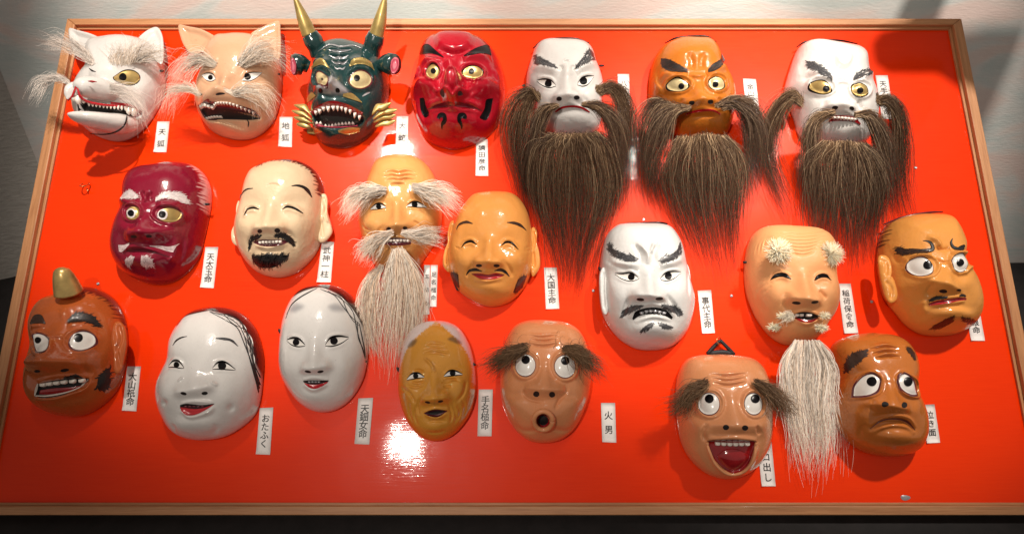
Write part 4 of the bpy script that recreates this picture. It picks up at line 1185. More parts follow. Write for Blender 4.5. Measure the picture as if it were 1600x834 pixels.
def red_goblin():
    m = Mask('goblin_mask', 'glossy red goblin mask with thick nose, gold eyes and black curls on its chin', (620, 30, 3.79),
             [(240, 88), (340, 80), (440, 90), (540, 140), (600, 220), (625, 310), (640, 420), (630, 530), (600, 620), (530, 700), (440, 745), (350, 768), (260, 755), (180, 715), (130, 640), (100, 550), (84, 470), (95, 380), (105, 280), (120, 190), (165, 120)],
             0.082, (0.34, 0.0025, 0.013), 'high_gloss', seed=4, p=2.6)
    m.pit([(240, 90), (340, 80), (440, 92), (445, 140), (400, 180), (340, 195), (280, 180), (240, 145)], 9, 24)
    m.ridge([(250, 180), (340, 205), (430, 185)], 12, -4)
    m.ridge([(140, 250), (210, 250), (275, 250)], 22, 8); m.ridge([(390, 240), (460, 225), (560, 240)], 22, 8)
    m.bump(212, 315, 60, 50, -8); m.bump(450, 315, 80, 50, -8)
    m.bump(322, 345, 60, 98, 58, 0, 1.9, 50)
    m.bump(268, 415, 46, 34, 22, 0, 1.4, 22); m.bump(382, 415, 46, 34, 22, 0, 1.4, 22)
    m.ridge([(300, 235), (318, 270), (320, 300)], 34, 8, 0.1)
    m.bump(165, 400, 72, 42, 22, 0, 1.7); m.bump(520, 405, 82, 46, 22, 0, 1.7)
    m.ridge([(140, 455), (200, 450), (260, 462), (340, 470), (430, 462), (500, 452), (580, 465)], 14, 5)
    m.ridge([(165, 525), (250, 495), (340, 490), (430, 500), (508, 532)], 16, 9)
    m.ridge([(165, 545), (250, 520), (340, 510), (430, 522), (508, 550)], 9, -6)
    m.ridge([(180, 560), (250, 545), (340, 545), (430, 548), (500, 560)], 12, 5)
    m.bump(330, 610, 170, 70, 14, 0, 1.5)
    m.bump(160, 540, 30, 60, -12); m.bump(530, 545, 34, 60, -12)
    m.ridge([(590, 300), (610, 380), (600, 440)], 14, 7); m.ridge([(598, 450), (612, 520), (590, 600), (540, 680)], 16, 7)
    m.ridge([(125, 280), (108, 350)], 12, 5); m.ridge([(110, 480), (120, 560), (160, 640)], 14, 6)
    m.eye_round(213, 312, 38, 40, 217, 311, 16, 'gold', swell=7, ring=5, rimmat='black')
    m.eye_round(450, 316, 58, 38, 442, 313, 17, 'gold', swell=7, ring=5, rimmat='black')
    m.nostril(268, 437, 16, 14); m.nostril(375, 440, 16, 14)
    m.finish()
    m.band('eyebrow', [(133, 205), (150, 162), (185, 150), (225, 182), (278, 226)], [(135, 212), (165, 208), (200, 205), (240, 214), (276, 230)], 'black', 0.9, 0.5)
    m.band('eyebrow', [(395, 218), (450, 182), (505, 160), (545, 158), (560, 214)], [(396, 222), (440, 214), (490, 205), (530, 207), (560, 218)], 'black', 0.9, 0.5)
    m.band('mouth_corner', [(135, 470), (160, 470), (172, 515), (190, 555)], [(136, 480), (142, 540), (165, 582), (188, 575)], 'black', 0.8)
    m.band('mouth_corner', [(570, 470), (530, 480), (520, 530), (492, 580)], [(568, 480), (555, 550), (530, 598), (494, 590)], 'black', 0.8)
    m.stroke('lip_line', [(172, 540), (250, 514), (340, 506), (430, 516), (506, 545)], [3, 8, 7, 8, 3], 'maroon', 0.6)
    for pts in ([(245, 590), (255, 570), (278, 572), (284, 600), (268, 625), (268, 655)], [(402, 592), (400, 572), (375, 575), (370, 600), (382, 625), (385, 655)]):
        m.stroke('chin_curl', pts, [18, 26, 24, 22, 16, 3], 'black', 0.9)
red_goblin()
BROWN_HAIR = [(.21, .12, .062), (.10, .052, .028), (.40, .25, .135), (.70, .49, .29), (.03, .017, .011), (.15, .08, .042)]
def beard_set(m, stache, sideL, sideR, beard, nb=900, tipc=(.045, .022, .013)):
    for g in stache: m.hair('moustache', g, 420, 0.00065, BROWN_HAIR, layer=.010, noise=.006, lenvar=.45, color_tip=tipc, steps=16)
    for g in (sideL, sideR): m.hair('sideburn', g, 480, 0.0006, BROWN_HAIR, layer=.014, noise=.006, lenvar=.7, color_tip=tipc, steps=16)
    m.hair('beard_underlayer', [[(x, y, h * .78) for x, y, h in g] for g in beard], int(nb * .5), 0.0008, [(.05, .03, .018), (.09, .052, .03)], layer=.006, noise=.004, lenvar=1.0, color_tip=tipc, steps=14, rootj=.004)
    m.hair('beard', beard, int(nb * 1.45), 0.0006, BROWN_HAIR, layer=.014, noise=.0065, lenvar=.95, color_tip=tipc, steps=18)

def stern_white(name_label, view, outline, seed, eyes_gold):
    return Mask('bearded_mask', name_label, view, outline, 0.078, WHITE, seed=seed, p=2.8)

def beard1():
    m = stern_white('white mask with narrow dark eyes, red lip and a very long brown beard', (780, 50, 3.475),
        [(180, 90), (230, 52), (320, 40), (420, 42), (490, 65), (530, 110), (548, 180), (560, 250), (562, 330), (556, 420), (545, 510), (500, 560), (400, 572), (300, 565), (240, 520), (200, 460), (180, 380), (150, 330), (148, 250), (158, 170)], 5, False)
    m.ridge([(180, 205), (260, 200), (330, 225)], 20, 7); m.ridge([(415, 220), (470, 190), (530, 180)], 20, 7)
    m.bump(370, 200, 30, 36, 7); m.ridge([(330, 180), (345, 210)], 8, -3); m.ridge([(405, 180), (395, 210)], 8, -3)
    m.wrinkles([[(350, 165), (368, 160), (385, 165)]], 5, -2)
    sockets(m, (258, 275), (466, 268), r=70, amp=-7)
    m.nose((368, 240), (372, 350), 28, 52, 27, 1.1)
    m.bump(240, 350, 60, 55, 4); m.bump(500, 340, 50, 55, 4)
    m.ridge([(300, 350), (280, 385), (295, 420)], 10, -3); m.ridge([(450, 345), (478, 380), (480, 420)], 10, -3)
    m.bump(400, 500, 105, 80, 8, 0, 1.2)
    m.ridge([(300, 428), (345, 406), (410, 402), (490, 432)], 9, 4)
    m.eye_slit([(205, 266), (240, 262), (280, 268), (308, 292)], [(205, 268), (232, 288), (270, 302), (308, 295)], 266, 284, 17, thick=7)
    m.eye_slit([(424, 285), (445, 258), (475, 246), (514, 242)], [(424, 288), (455, 294), (485, 282), (514, 244)], 458, 270, 18, thick=7)
    m.nostril(325, 364, 15, 12); m.nostril(421, 357, 16, 12)
    m.finish()
    m.brush('eyebrow', [(192, 128), (240, 148), (305, 188)], [(195, 178), (240, 180), (305, 194)], 'grey', 260, 30, 0.25, 3)
    m.brush('eyebrow', [(416, 190), (450, 145), (490, 95), (512, 120)], [(418, 196), (460, 176), (500, 158), (518, 150)], 'grey', 260, 30, 0.25, 3)
    m.band('lip', [(302, 432), (340, 408), (400, 400), (450, 408), (492, 434)], [(306, 440), (345, 418), (400, 411), (450, 420), (490, 440)], 'red_lip', 0.8, 0.6)
    cord_stub(m, 134, 292, 10, 5); cord_stub(m, 556, 184, 12)
    m.tube('rim_band', [(182, 92, 14), (235, 49, 20), (320, 36, 22), (420, 38, 20), (490, 62, 16)], [1, 2, 2, 2, 1], 'black', 8, n=20)
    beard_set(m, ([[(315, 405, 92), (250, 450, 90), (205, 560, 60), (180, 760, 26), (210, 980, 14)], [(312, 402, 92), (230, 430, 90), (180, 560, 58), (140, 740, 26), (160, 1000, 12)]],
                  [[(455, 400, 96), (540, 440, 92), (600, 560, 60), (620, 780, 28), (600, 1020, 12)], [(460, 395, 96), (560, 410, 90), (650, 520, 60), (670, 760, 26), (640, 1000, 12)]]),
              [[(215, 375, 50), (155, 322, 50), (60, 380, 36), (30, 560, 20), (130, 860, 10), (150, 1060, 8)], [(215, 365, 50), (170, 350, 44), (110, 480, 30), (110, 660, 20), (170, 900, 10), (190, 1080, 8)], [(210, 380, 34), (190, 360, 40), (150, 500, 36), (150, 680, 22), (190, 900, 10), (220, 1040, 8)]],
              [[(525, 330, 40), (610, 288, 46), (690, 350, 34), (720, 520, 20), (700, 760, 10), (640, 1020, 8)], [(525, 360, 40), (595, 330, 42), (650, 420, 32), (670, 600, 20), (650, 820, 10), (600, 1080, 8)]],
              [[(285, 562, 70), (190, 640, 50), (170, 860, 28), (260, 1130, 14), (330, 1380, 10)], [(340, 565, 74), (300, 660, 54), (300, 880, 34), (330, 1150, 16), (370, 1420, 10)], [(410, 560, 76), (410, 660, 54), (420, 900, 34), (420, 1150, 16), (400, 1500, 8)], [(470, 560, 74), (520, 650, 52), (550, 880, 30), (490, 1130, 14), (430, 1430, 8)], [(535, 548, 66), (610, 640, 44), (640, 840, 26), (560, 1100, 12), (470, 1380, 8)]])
beard1()

def beard2():
    m = Mask('bearded_mask', 'orange-brown mask with bulging cream eyes and a long brown beard', (990, 50, 3.475),
        [(160, 75), (230, 38), (320, 28), (400, 30), (450, 60), (490, 120), (515, 200), (535, 280), (545, 370), (535, 470), (500, 560), (430, 595), (340, 600), (260, 580), (180, 520), (120, 430), (85, 380), (82, 280), (95, 190), (120, 120)],
        0.078, (0.50, 0.145, 0.016), seed=6, p=2.7)
    m.bump(320, 110, 120, 60, 5)
    m.ridge([(300, 110), (320, 160), (310, 205)], 16, -5); m.ridge([(385, 110), (370, 160), (378, 205)], 16, -5)
    m.ridge([(145, 235), (220, 245), (295, 240)], 18, 8); m.ridge([(395, 235), (450, 215), (505, 190)], 18, 8)
    m.ridge([(125, 190), (130, 260), (180, 320)], 12, -4); m.ridge([(110, 230), (120, 300), (160, 350)], 12, 5)
    m.ridge([(300, 240), (345, 250), (395, 240)], 10, 4)
    m.nose((345, 275), (365, 375), 36, 66, 30, 1.0)
    m.bump(215, 370, 60, 40, 6); m.bump(480, 360, 50, 40, 6)
    m.ridge([(270, 360), (250, 390), (262, 420)], 10, -4); m.ridge([(460, 355), (480, 385)], 10, -4)
    m.bump(385, 525, 118, 90, 10, 0, 1.2)
    m.ridge([(280, 450), (370, 428), (470, 445)], 10, 5); m.ridge([(290, 470), (380, 450), (470, 465)], 8, -3)
    m.eye_round(240, 290, 58, 36, 258, 298, 16, 'cream', -4, 8, 5, rimmat='black')
    m.eye_round(452, 280, 44, 38, 443, 288, 16, 'cream', 0, 8, 5, rimmat='black')
    m.nostril(316, 385, 15, 12); m.nostril(418, 380, 15, 12)
    m.finish()
    m.band('eyebrow', [(147, 145), (190, 150), (240, 175), (290, 205)], [(152, 190), (190, 212), (240, 218), (290, 220)], 'soft_black', 0.7, 0.3)
    m.brush('eyebrow_hair', [(147, 145), (190, 150), (240, 175), (290, 205)], [(152, 190), (190, 212), (240, 218), (290, 220)], 'brown_paint', 120, 22, 0.4, 2.4, off=1.2)
    m.band('eyebrow', [(403, 208), (430, 175), (470, 150), (478, 115)], [(405, 220), (440, 212), (475, 190), (497, 155)], 'soft_black', 0.7, 0.3)
    m.brush('eyebrow_hair', [(403, 208), (430, 175), (470, 150), (478, 115)], [(405, 220), (440, 212), (475, 190), (497, 155)], 'brown_paint', 100, 22, 0.4, 2.4, off=1.2)
    m.tube('rim_band', [(170, 62, 14), (230, 34, 20), (320, 24, 22), (400, 26, 20), (450, 56, 16)], [1, 2, 2, 2, 1], 'black', 8, n=20)
    m.band('lip', [(280, 447), (330, 428), (400, 420), (440, 425), (472, 445)], [(284, 452), (330, 440), (400, 432), (440, 436), (470, 452)], 'red_lip', 0.8, 0.6)
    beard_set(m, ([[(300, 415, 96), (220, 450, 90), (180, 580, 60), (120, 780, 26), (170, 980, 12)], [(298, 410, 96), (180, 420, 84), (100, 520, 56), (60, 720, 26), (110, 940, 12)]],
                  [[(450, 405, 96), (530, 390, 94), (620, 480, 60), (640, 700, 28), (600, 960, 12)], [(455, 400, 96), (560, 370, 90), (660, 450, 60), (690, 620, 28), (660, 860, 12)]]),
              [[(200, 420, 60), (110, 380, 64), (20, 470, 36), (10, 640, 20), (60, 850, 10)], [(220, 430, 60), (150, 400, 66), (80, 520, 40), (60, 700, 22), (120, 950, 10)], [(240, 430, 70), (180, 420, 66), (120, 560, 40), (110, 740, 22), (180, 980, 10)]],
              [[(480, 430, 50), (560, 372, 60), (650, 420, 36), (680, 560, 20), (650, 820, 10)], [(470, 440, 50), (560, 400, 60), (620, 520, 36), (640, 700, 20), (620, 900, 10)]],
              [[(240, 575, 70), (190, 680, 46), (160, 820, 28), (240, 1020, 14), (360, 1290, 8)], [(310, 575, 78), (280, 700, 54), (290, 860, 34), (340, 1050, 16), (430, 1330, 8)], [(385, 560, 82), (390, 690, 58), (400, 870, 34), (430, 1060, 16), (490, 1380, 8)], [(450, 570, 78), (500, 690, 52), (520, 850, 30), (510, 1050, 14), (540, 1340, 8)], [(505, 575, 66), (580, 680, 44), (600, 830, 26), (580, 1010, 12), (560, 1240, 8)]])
beard2()

def beard3():
    m = stern_white('white mask with gold eyes, bared teeth and a long brown beard', (1190, 50, 3.475),
        [(190, 90), (240, 58), (330, 50), (430, 52), (520, 70), (575, 110), (600, 180), (615, 260), (618, 350), (612, 450), (595, 540), (550, 610), (450, 640), (350, 620), (270, 590), (205, 560), (180, 480), (150, 400), (125, 330), (140, 250), (165, 170)], 7, True)
    s_ = 1.0
    m.bump(440, 140, 55, 50, 3); m.ridge([(385, 110), (400, 180), (440, 205), (490, 185), (510, 120)], 12, -2.2); m.ridge([(410, 110), (425, 160), (455, 175), (480, 150), (480, 110)], 10, 2.2)
    m.ridge([(200, 170), (215, 240), (280, 260)], 16, -5); m.ridge([(180, 140), (190, 220), (230, 270)], 14, 5)
    m.ridge([(255, 215), (320, 240), (385, 270)], 16, 8); m.ridge([(495, 275), (550, 255), (605, 245)], 16, 8)
    m.ridge([(390, 268), (430, 262), (480, 268)], 8, -3); m.ridge([(390, 290), (430, 280), (480, 290)], 9, 4)
    m.nose((435, 305), (440, 405), 34, 56, 28, 1.1)
    m.bump(270, 390, 60, 60, 5); m.bump(570, 400, 40, 60, 5)
    m.ridge([(355, 370), (335, 410), (345, 440)], 10, -4); m.ridge([(520, 375), (545, 420)], 10, -4)
    m.bump(450, 575, 115, 80, 9, 0, 1.2)
    m.ridge([(370, 462), (440, 445), (530, 475)], 10, 5)
    m.eye_round(322, 300, 60, 38, 349, 311, 18, 'gold', 8, 8, 5, rimmat='black')
    m.eye_round(533, 315, 48, 38, 533, 320, 17, 'gold', 0, 8, 5, rimmat='black')
    m.nostril(398, 413, 17, 11, -10); m.nostril(490, 416, 14, 10, 25)
    m.finish()
    m.brush('eyebrow', [(245, 160), (300, 172), (345, 200), (380, 245)], [(255, 190), (300, 215), (340, 238), (382, 258)], 'grey', 260, 28, 0.35, 3)
    m.brush('eyebrow', [(500, 245), (530, 215), (575, 195), (592, 205)], [(502, 264), (530, 250), (570, 240), (598, 230)], 'grey', 220, 28, 0.35, 3)
    m.band('lip', [(368, 472), (400, 458), (450, 456), (500, 465), (535, 500)], [(368, 490), (410, 485), (450, 486), (500, 492), (532, 508)], 'red_deep', 2.6, 0.6)
    m.tube('rim_band', [(190, 84, 14), (240, 54, 20), (330, 46, 22), (430, 48, 20), (520, 66, 16)], [1, 2, 2, 2, 1], 'black', 8, n=20)
    m.teeth([(380, 468), (430, 466), (510, 478)], 7, 11, off=5)
    cord_stub(m, 150, 270, 10, 6)
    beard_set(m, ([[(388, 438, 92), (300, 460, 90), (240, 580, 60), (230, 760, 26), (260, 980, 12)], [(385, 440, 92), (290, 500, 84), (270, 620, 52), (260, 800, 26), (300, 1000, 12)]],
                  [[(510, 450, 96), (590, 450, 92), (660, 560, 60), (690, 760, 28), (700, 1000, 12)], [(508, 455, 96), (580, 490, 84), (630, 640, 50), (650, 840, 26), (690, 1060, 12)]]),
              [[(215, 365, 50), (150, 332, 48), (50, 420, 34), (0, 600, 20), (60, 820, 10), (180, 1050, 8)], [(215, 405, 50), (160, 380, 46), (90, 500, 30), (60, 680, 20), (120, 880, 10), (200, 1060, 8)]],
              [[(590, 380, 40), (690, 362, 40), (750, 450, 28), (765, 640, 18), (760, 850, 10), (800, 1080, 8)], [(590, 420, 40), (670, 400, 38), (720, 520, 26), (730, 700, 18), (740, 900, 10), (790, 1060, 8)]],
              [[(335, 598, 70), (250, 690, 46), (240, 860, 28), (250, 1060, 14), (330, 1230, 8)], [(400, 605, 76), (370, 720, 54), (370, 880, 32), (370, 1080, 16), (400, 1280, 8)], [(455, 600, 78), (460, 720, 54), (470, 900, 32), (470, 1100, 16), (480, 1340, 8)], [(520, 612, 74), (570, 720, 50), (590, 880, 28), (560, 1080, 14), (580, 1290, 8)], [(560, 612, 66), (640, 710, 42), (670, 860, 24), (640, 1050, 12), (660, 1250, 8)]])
beard3()

def crimson():
    m = Mask('ogre_mask', 'crimson mask with painted white eyebrows and white moustache, left end of the middle row', (160, 240, 3.79),
        [(180, 95), (260, 60), (360, 55), (460, 58), (550, 80), (610, 130), (640, 210), (640, 300), (622, 400), (600, 500), (570, 610), (500, 700), (410, 760), (310, 775), (210, 750), (130, 700), (85, 620), (78, 520), (85, 400), (100, 290), (125, 180)],
        0.082, (0.22, 0.005, 0.024), 'high_gloss', seed=8, p=2.8)
    m.tint([(520, 70), (580, 120), (590, 200), (585, 300), (625, 360), (680, 300), (680, 150), (600, 60)], (0.66, .5, .5), 5, 1.0, 12)
    m.bump(300, 140, 140, 60, 3)
    m.ridge([(105, 300), (150, 290), (225, 305)], 18, 8); m.ridge([(320, 300), (400, 300), (500, 320)], 20, 9)
    m.ridge([(230, 220), (245, 260), (235, 285)], 9, -4); m.ridge([(290, 225), (275, 260), (300, 290)], 9, -4); m.ridge([(262, 220), (258, 290)], 10, 4)
    m.nose((262, 350), (225, 470), 36, 74, 32, 1.0)
    m.bump(420, 460, 90, 40, 9); m.bump(130, 440, 40, 40, 7)
    m.ridge([(330, 470), (350, 510)], 10, -4); m.ridge([(380, 430), (460, 420), (520, 360)], 10, 4)
    m.ridge([(130, 590), (180, 560), (260, 565), (340, 590), (410, 625)], 16, 9)
    m.ridge([(125, 585), (200, 572), (280, 580), (400, 612)], 5, -4)
    m.bump(250, 640, 150, 50, 13, 0, 1.4)
    m.ridge([(450, 500), (440, 580), (420, 660)], 14, 6); m.ridge([(480, 500), (475, 590), (450, 680)], 10, -5); m.ridge([(510, 510), (500, 600), (470, 690)], 12, 5)
    m.ridge([(420, 610), (410, 630), (385, 635)], 8, 5)
    m.eye_round(180, 352, 42, 40, 172, 354, 19, 'gold', 0, 8, 5, rimmat='maroon', white_ring=True)
    m.eye_round(393, 362, 74, 42, 357, 361, 21, 'gold', 4, 8, 5, rimmat='maroon', white_ring=True)
    m.nostril(185, 492, 18, 9); m.nostril(275, 490, 18, 9)
    m.finish()
    m.band('eyebrow', [(108, 262), (130, 232), (170, 215), (212, 250)], [(108, 268), (150, 265), (185, 268), (210, 262)], 'pink_white', 0.7, 0.4, label='white painted eyebrow')
    m.brush('eyebrow_hair', [(108, 262), (130, 232), (170, 215), (212, 250)], [(108, 268), (150, 265), (185, 268), (210, 262)], 'white_hair_paint', 110, 26, .5, 2.5, off=1.1)
    m.band('eyebrow', [(318, 268), (360, 232), (430, 228), (480, 240), (510, 285)], [(322, 276), (380, 262), (430, 272), (470, 290), (506, 298)], 'pink_white', 0.7, 0.4, label='white painted eyebrow')
    m.brush('eyebrow_hair', [(318, 268), (360, 232), (430, 228), (480, 240), (510, 285)], [(322, 276), (380, 262), (430, 272), (470, 290), (506, 298)], 'white_hair_paint', 220, 30, .5, 2.5, off=1.1)
    m.band('moustache', [(95, 540), (130, 540), (160, 528)], [(100, 580), (120, 580), (160, 540)], 'pink_white', 0.8, 0.5)
    m.band('moustache', [(280, 545), (340, 545), (400, 550), (462, 532)], [(282, 550), (330, 560), (385, 578), (420, 584)], 'pink_white', 0.8, 0.5)
    m.brush('beard_paint', [(140, 625), (165, 610), (185, 615)], [(138, 660), (160, 665), (185, 640)], 'pink_white', 90, 26, .6, 3)
    m.brush('beard_paint', [(228, 618), (255, 605), (290, 630)], [(235, 655), (265, 668), (300, 660)], 'pink_white', 110, 30, .6, 3)
    m.stroke('mouth', [(120, 592), (170, 572), (250, 572), (330, 592), (398, 612)], [3, 9, 9, 9, 3], 'maroon', 0.7)
    cord_stub(m, 622, 300, 24)
crimson()

def buddha_ear(m, outline, h, groove, lift=9, thick=10):
    m.blob('ear', outline, h, lift, hollow=3, groove=groove, thick=thick, nr=20, n=64)

def cream():
    m = Mask('smiling_mask', 'cream smiling mask with closed eyes, long ears and a black goatee', (350, 240, 3.79),
        [(200, 72), (290, 42), (380, 38), (470, 55), (540, 100), (580, 170), (592, 250), (590, 350), (585, 450), (560, 550), (510, 630), (430, 700), (340, 730), (250, 722), (170, 680), (110, 600), (78, 510), (75, 400), (88, 290), (110, 190), (150, 110)],
        0.080, (0.75, 0.56, 0.36), seed=9, p=2.5)
    m.tint([(190, 75), (260, 48), (340, 42), (440, 62), (510, 105), (545, 170), (560, 245), (640, 250), (640, 100), (500, 0), (200, 0)], (0.018, .015, .015), 4, 1, 10)
    m.bump(290, 130, 150, 60, 3); m.ridge([(250, 190), (290, 180), (330, 190)], 5, -2)
    sockets(m, (165, 290), (410, 290), r=80, amp=-6)
    m.nose((275, 310), (255, 440), 30, 62, 26, 1.2)
    m.bump(130, 440, 60, 60, 8); m.bump(460, 430, 90, 75, 9)
    m.ridge([(190, 470), (150, 520), (150, 580)], 12, -4); m.ridge([(350, 440), (405, 490), (420, 560)], 12, -4)
    m.bump(275, 640, 120, 55, 9, 0, 1.3)
    m.ridge([(170, 515), (275, 500), (380, 515)], 10, 5); m.ridge([(180, 545), (275, 562), (378, 535)], 10, 5)
    m.eye_smile([(118, 366), (140, 332), (175, 322), (208, 330)]); m.eye_smile([(346, 330), (375, 316), (420, 326), (470, 355)])
    m.nostril(212, 460, 14, 12); m.nostril(316, 456, 17, 14)
    m.finish()
    m.stroke('eyebrow', [(93, 268), (108, 235), (135, 212), (172, 206)], [3, 14, 12, 3], 'soft_black', .7)
    m.stroke('eyebrow', [(400, 192), (440, 190), (485, 208), (522, 260)], [3, 14, 22, 4], 'soft_black', .7)
    m.band('mouth', [(172, 522), (220, 510), (280, 510), (340, 510), (382, 518)], [(176, 528), (220, 546), (280, 550), (340, 542), (380, 524)], 'maroon', .6)
    m.teeth([(205, 520), (345, 516)], 7, 16, off=1.6)
    m.brush('moustache', [(145, 530), (165, 492), (215, 485)], [(148, 575), (175, 520), (215, 496)], 'soft_black', 170, 26, .3, 3)
    m.brush('moustache', [(305, 480), (370, 480), (415, 520)], [(310, 492), (360, 500), (412, 552)], 'soft_black', 200, 28, .3, 3)
    m.band('goatee', [(172, 610), (225, 602), (260, 596), (320, 602), (380, 600)], [(176, 640), (200, 668), (250, 678), (310, 668), (370, 620)], 'black', .7, .5)
    m.brush('goatee_hair', [(165, 600), (225, 592), (260, 588), (320, 592), (388, 592)], [(172, 640), (200, 672), (250, 682), (310, 672), (375, 630)], 'soft_black', 240, 26, .7, 2.6, off=1.1)
    buddha_ear(m, [(570, 250), (600, 240), (615, 280), (612, 340), (630, 400), (642, 460), (620, 500), (585, 525), (558, 510), (555, 420), (562, 330)], 18, [([(585, 260), (600, 310), (590, 370)], 9, -5), ([(580, 400), (600, 360), (615, 400)], 8, 4), ([(575, 400), (580, 480)], 9, -4)])
    buddha_ear(m, [(92, 285), (78, 300), (78, 360), (66, 420), (45, 470), (48, 520), (75, 545), (100, 530), (105, 400)], 22, [([(85, 320), (82, 420), (70, 480)], 8, -4)])
cream()

def old_man():
    m = Mask('old_man_mask', 'tan old man mask with white hair eyebrows and a very long white beard', (530, 230, 4.17),
        [(190, 180), (240, 90), (320, 55), (410, 48), (490, 60), (570, 110), (625, 190), (650, 280), (665, 380), (668, 480), (640, 580), (600, 660), (550, 730), (510, 790), (420, 830), (330, 830), (250, 790), (200, 700), (155, 600), (130, 500), (132, 390), (155, 280)],
        0.078, (0.70, 0.32, 0.10), seed=10, p=2.4)
    m.wrinkles([[(285, 175), (340, 160), (390, 168), (440, 158), (500, 172)], [(280, 198), (340, 185), (390, 192), (450, 182), (505, 196)], [(300, 220), (350, 210), (390, 216), (440, 208), (495, 218)], [(330, 245), (380, 238), (430, 242)]], 6, -2.4, 2)
    sockets(m, (250, 380), (505, 370), r=70, amp=-6)
    m.nose((375, 370), (378, 515), 28, 58, 26, 1.2)
    m.bump(200, 510, 60, 50, 8); m.bump(580, 490, 70, 60, 8)
    for l in ([(150, 500), (170, 530), (215, 545)], [(160, 540), (190, 565), (230, 560)], [(505, 490), (550, 530), (610, 520), (640, 490)], [(480, 480), (520, 500)], [(470, 530), (490, 560)]): m.ridge(l, 6, -3, .3)
    m.ridge([(290, 505), (250, 560), (260, 610)], 12, -4)
    m.bump(400, 690, 100, 60, 8)
    m.ridge([(290, 598), (380, 588), (470, 600)], 9, 4); m.ridge([(290, 640), (380, 645), (470, 635)], 9, 4)
    m.eye_slit([(205, 402), (240, 376), (275, 374), (306, 392)], [(205, 406), (240, 404), (275, 398), (306, 394)], 258, 388, 15, thick=8)
    m.eye_slit([(442, 382), (475, 364), (515, 364), (568, 390)], [(442, 386), (480, 386), (520, 390), (568, 392)], 492, 376, 17, thick=8)
    m.nostril(322, 532, 16, 11, -10); m.nostril(430, 528, 16, 11, 10)
    m.finish()
    m.band('mouth', [(292, 602), (340, 592), (410, 592), (470, 606)], [(294, 634), (340, 640), (410, 640), (468, 632)], 'maroon', .6)
    m.teeth([(305, 606), (460, 606)], 7, 16, off=1.8)
    wc = [(.98, .84, .70), (.90, .70, .54), (.98, .90, .80)]
    m.hair('eyebrow', [[(300, 268, 92), (220, 290, 96), (120, 350, 86), (30, 470, 66)], [(298, 280, 90), (210, 270, 94), (110, 290, 88), (30, 410, 66)], [(290, 300, 88), (230, 320, 90), (160, 370, 80), (60, 490, 60)]], 360, .0008, wc, layer=.010, noise=.003)
    m.hair('eyebrow', [[(480, 255, 92), (570, 255, 96), (680, 275, 84), (800, 340, 60)], [(482, 268, 90), (560, 290, 92), (660, 330, 78), (770, 400, 56)], [(500, 285, 88), (560, 310, 88), (640, 350, 74), (740, 390, 56)]], 360, .0008, wc, layer=.010, noise=.004)
    m.hair('moustache', [[(345, 555, 98), (270, 580, 98), (190, 640, 80), (120, 700, 60)], [(340, 570, 96), (280, 620, 92), (220, 680, 76), (160, 740, 56)]], 280, .0008, wc, layer=.010, noise=.004)
    m.hair('moustache', [[(415, 560, 98), (490, 560, 96), (570, 565, 80), (660, 575, 62)], [(420, 570, 96), (500, 590, 90), (570, 610, 76), (640, 620, 56)]], 280, .0008, wc, layer=.010, noise=.004)
    # beard: two tufts
    bc = [(.97, .83, .68), (.88, .70, .53), (.98, .90, .79), (.72, .52, .38)]
    m.hair('beard', [[(355, 675, 84), (330, 780, 60), (290, 1000, 34), (280, 1250, 16), (330, 1500, 8)], [(385, 665, 88), (390, 790, 62), (400, 1000, 36), (390, 1250, 16), (350, 1530, 8)], [(410, 668, 84), (460, 790, 56), (500, 1000, 30), (490, 1200, 14), (420, 1430, 8)], [(415, 690, 80), (500, 830, 48), (540, 980, 28), (530, 1120, 14), (500, 1300, 8)]], 700, .0008, bc, layer=.014, noise=.005, lenvar=.55, steps=18)
    m.hair('beard', [[(275, 775, 50), (190, 860, 40), (150, 1020, 26), (170, 1180, 14), (200, 1340, 8)], [(280, 785, 50), (240, 900, 40), (230, 1100, 24), (250, 1280, 12), (270, 1420, 8)]], 260, .0008, bc, layer=.012, noise=.005, lenvar=.5, steps=18)
old_man()

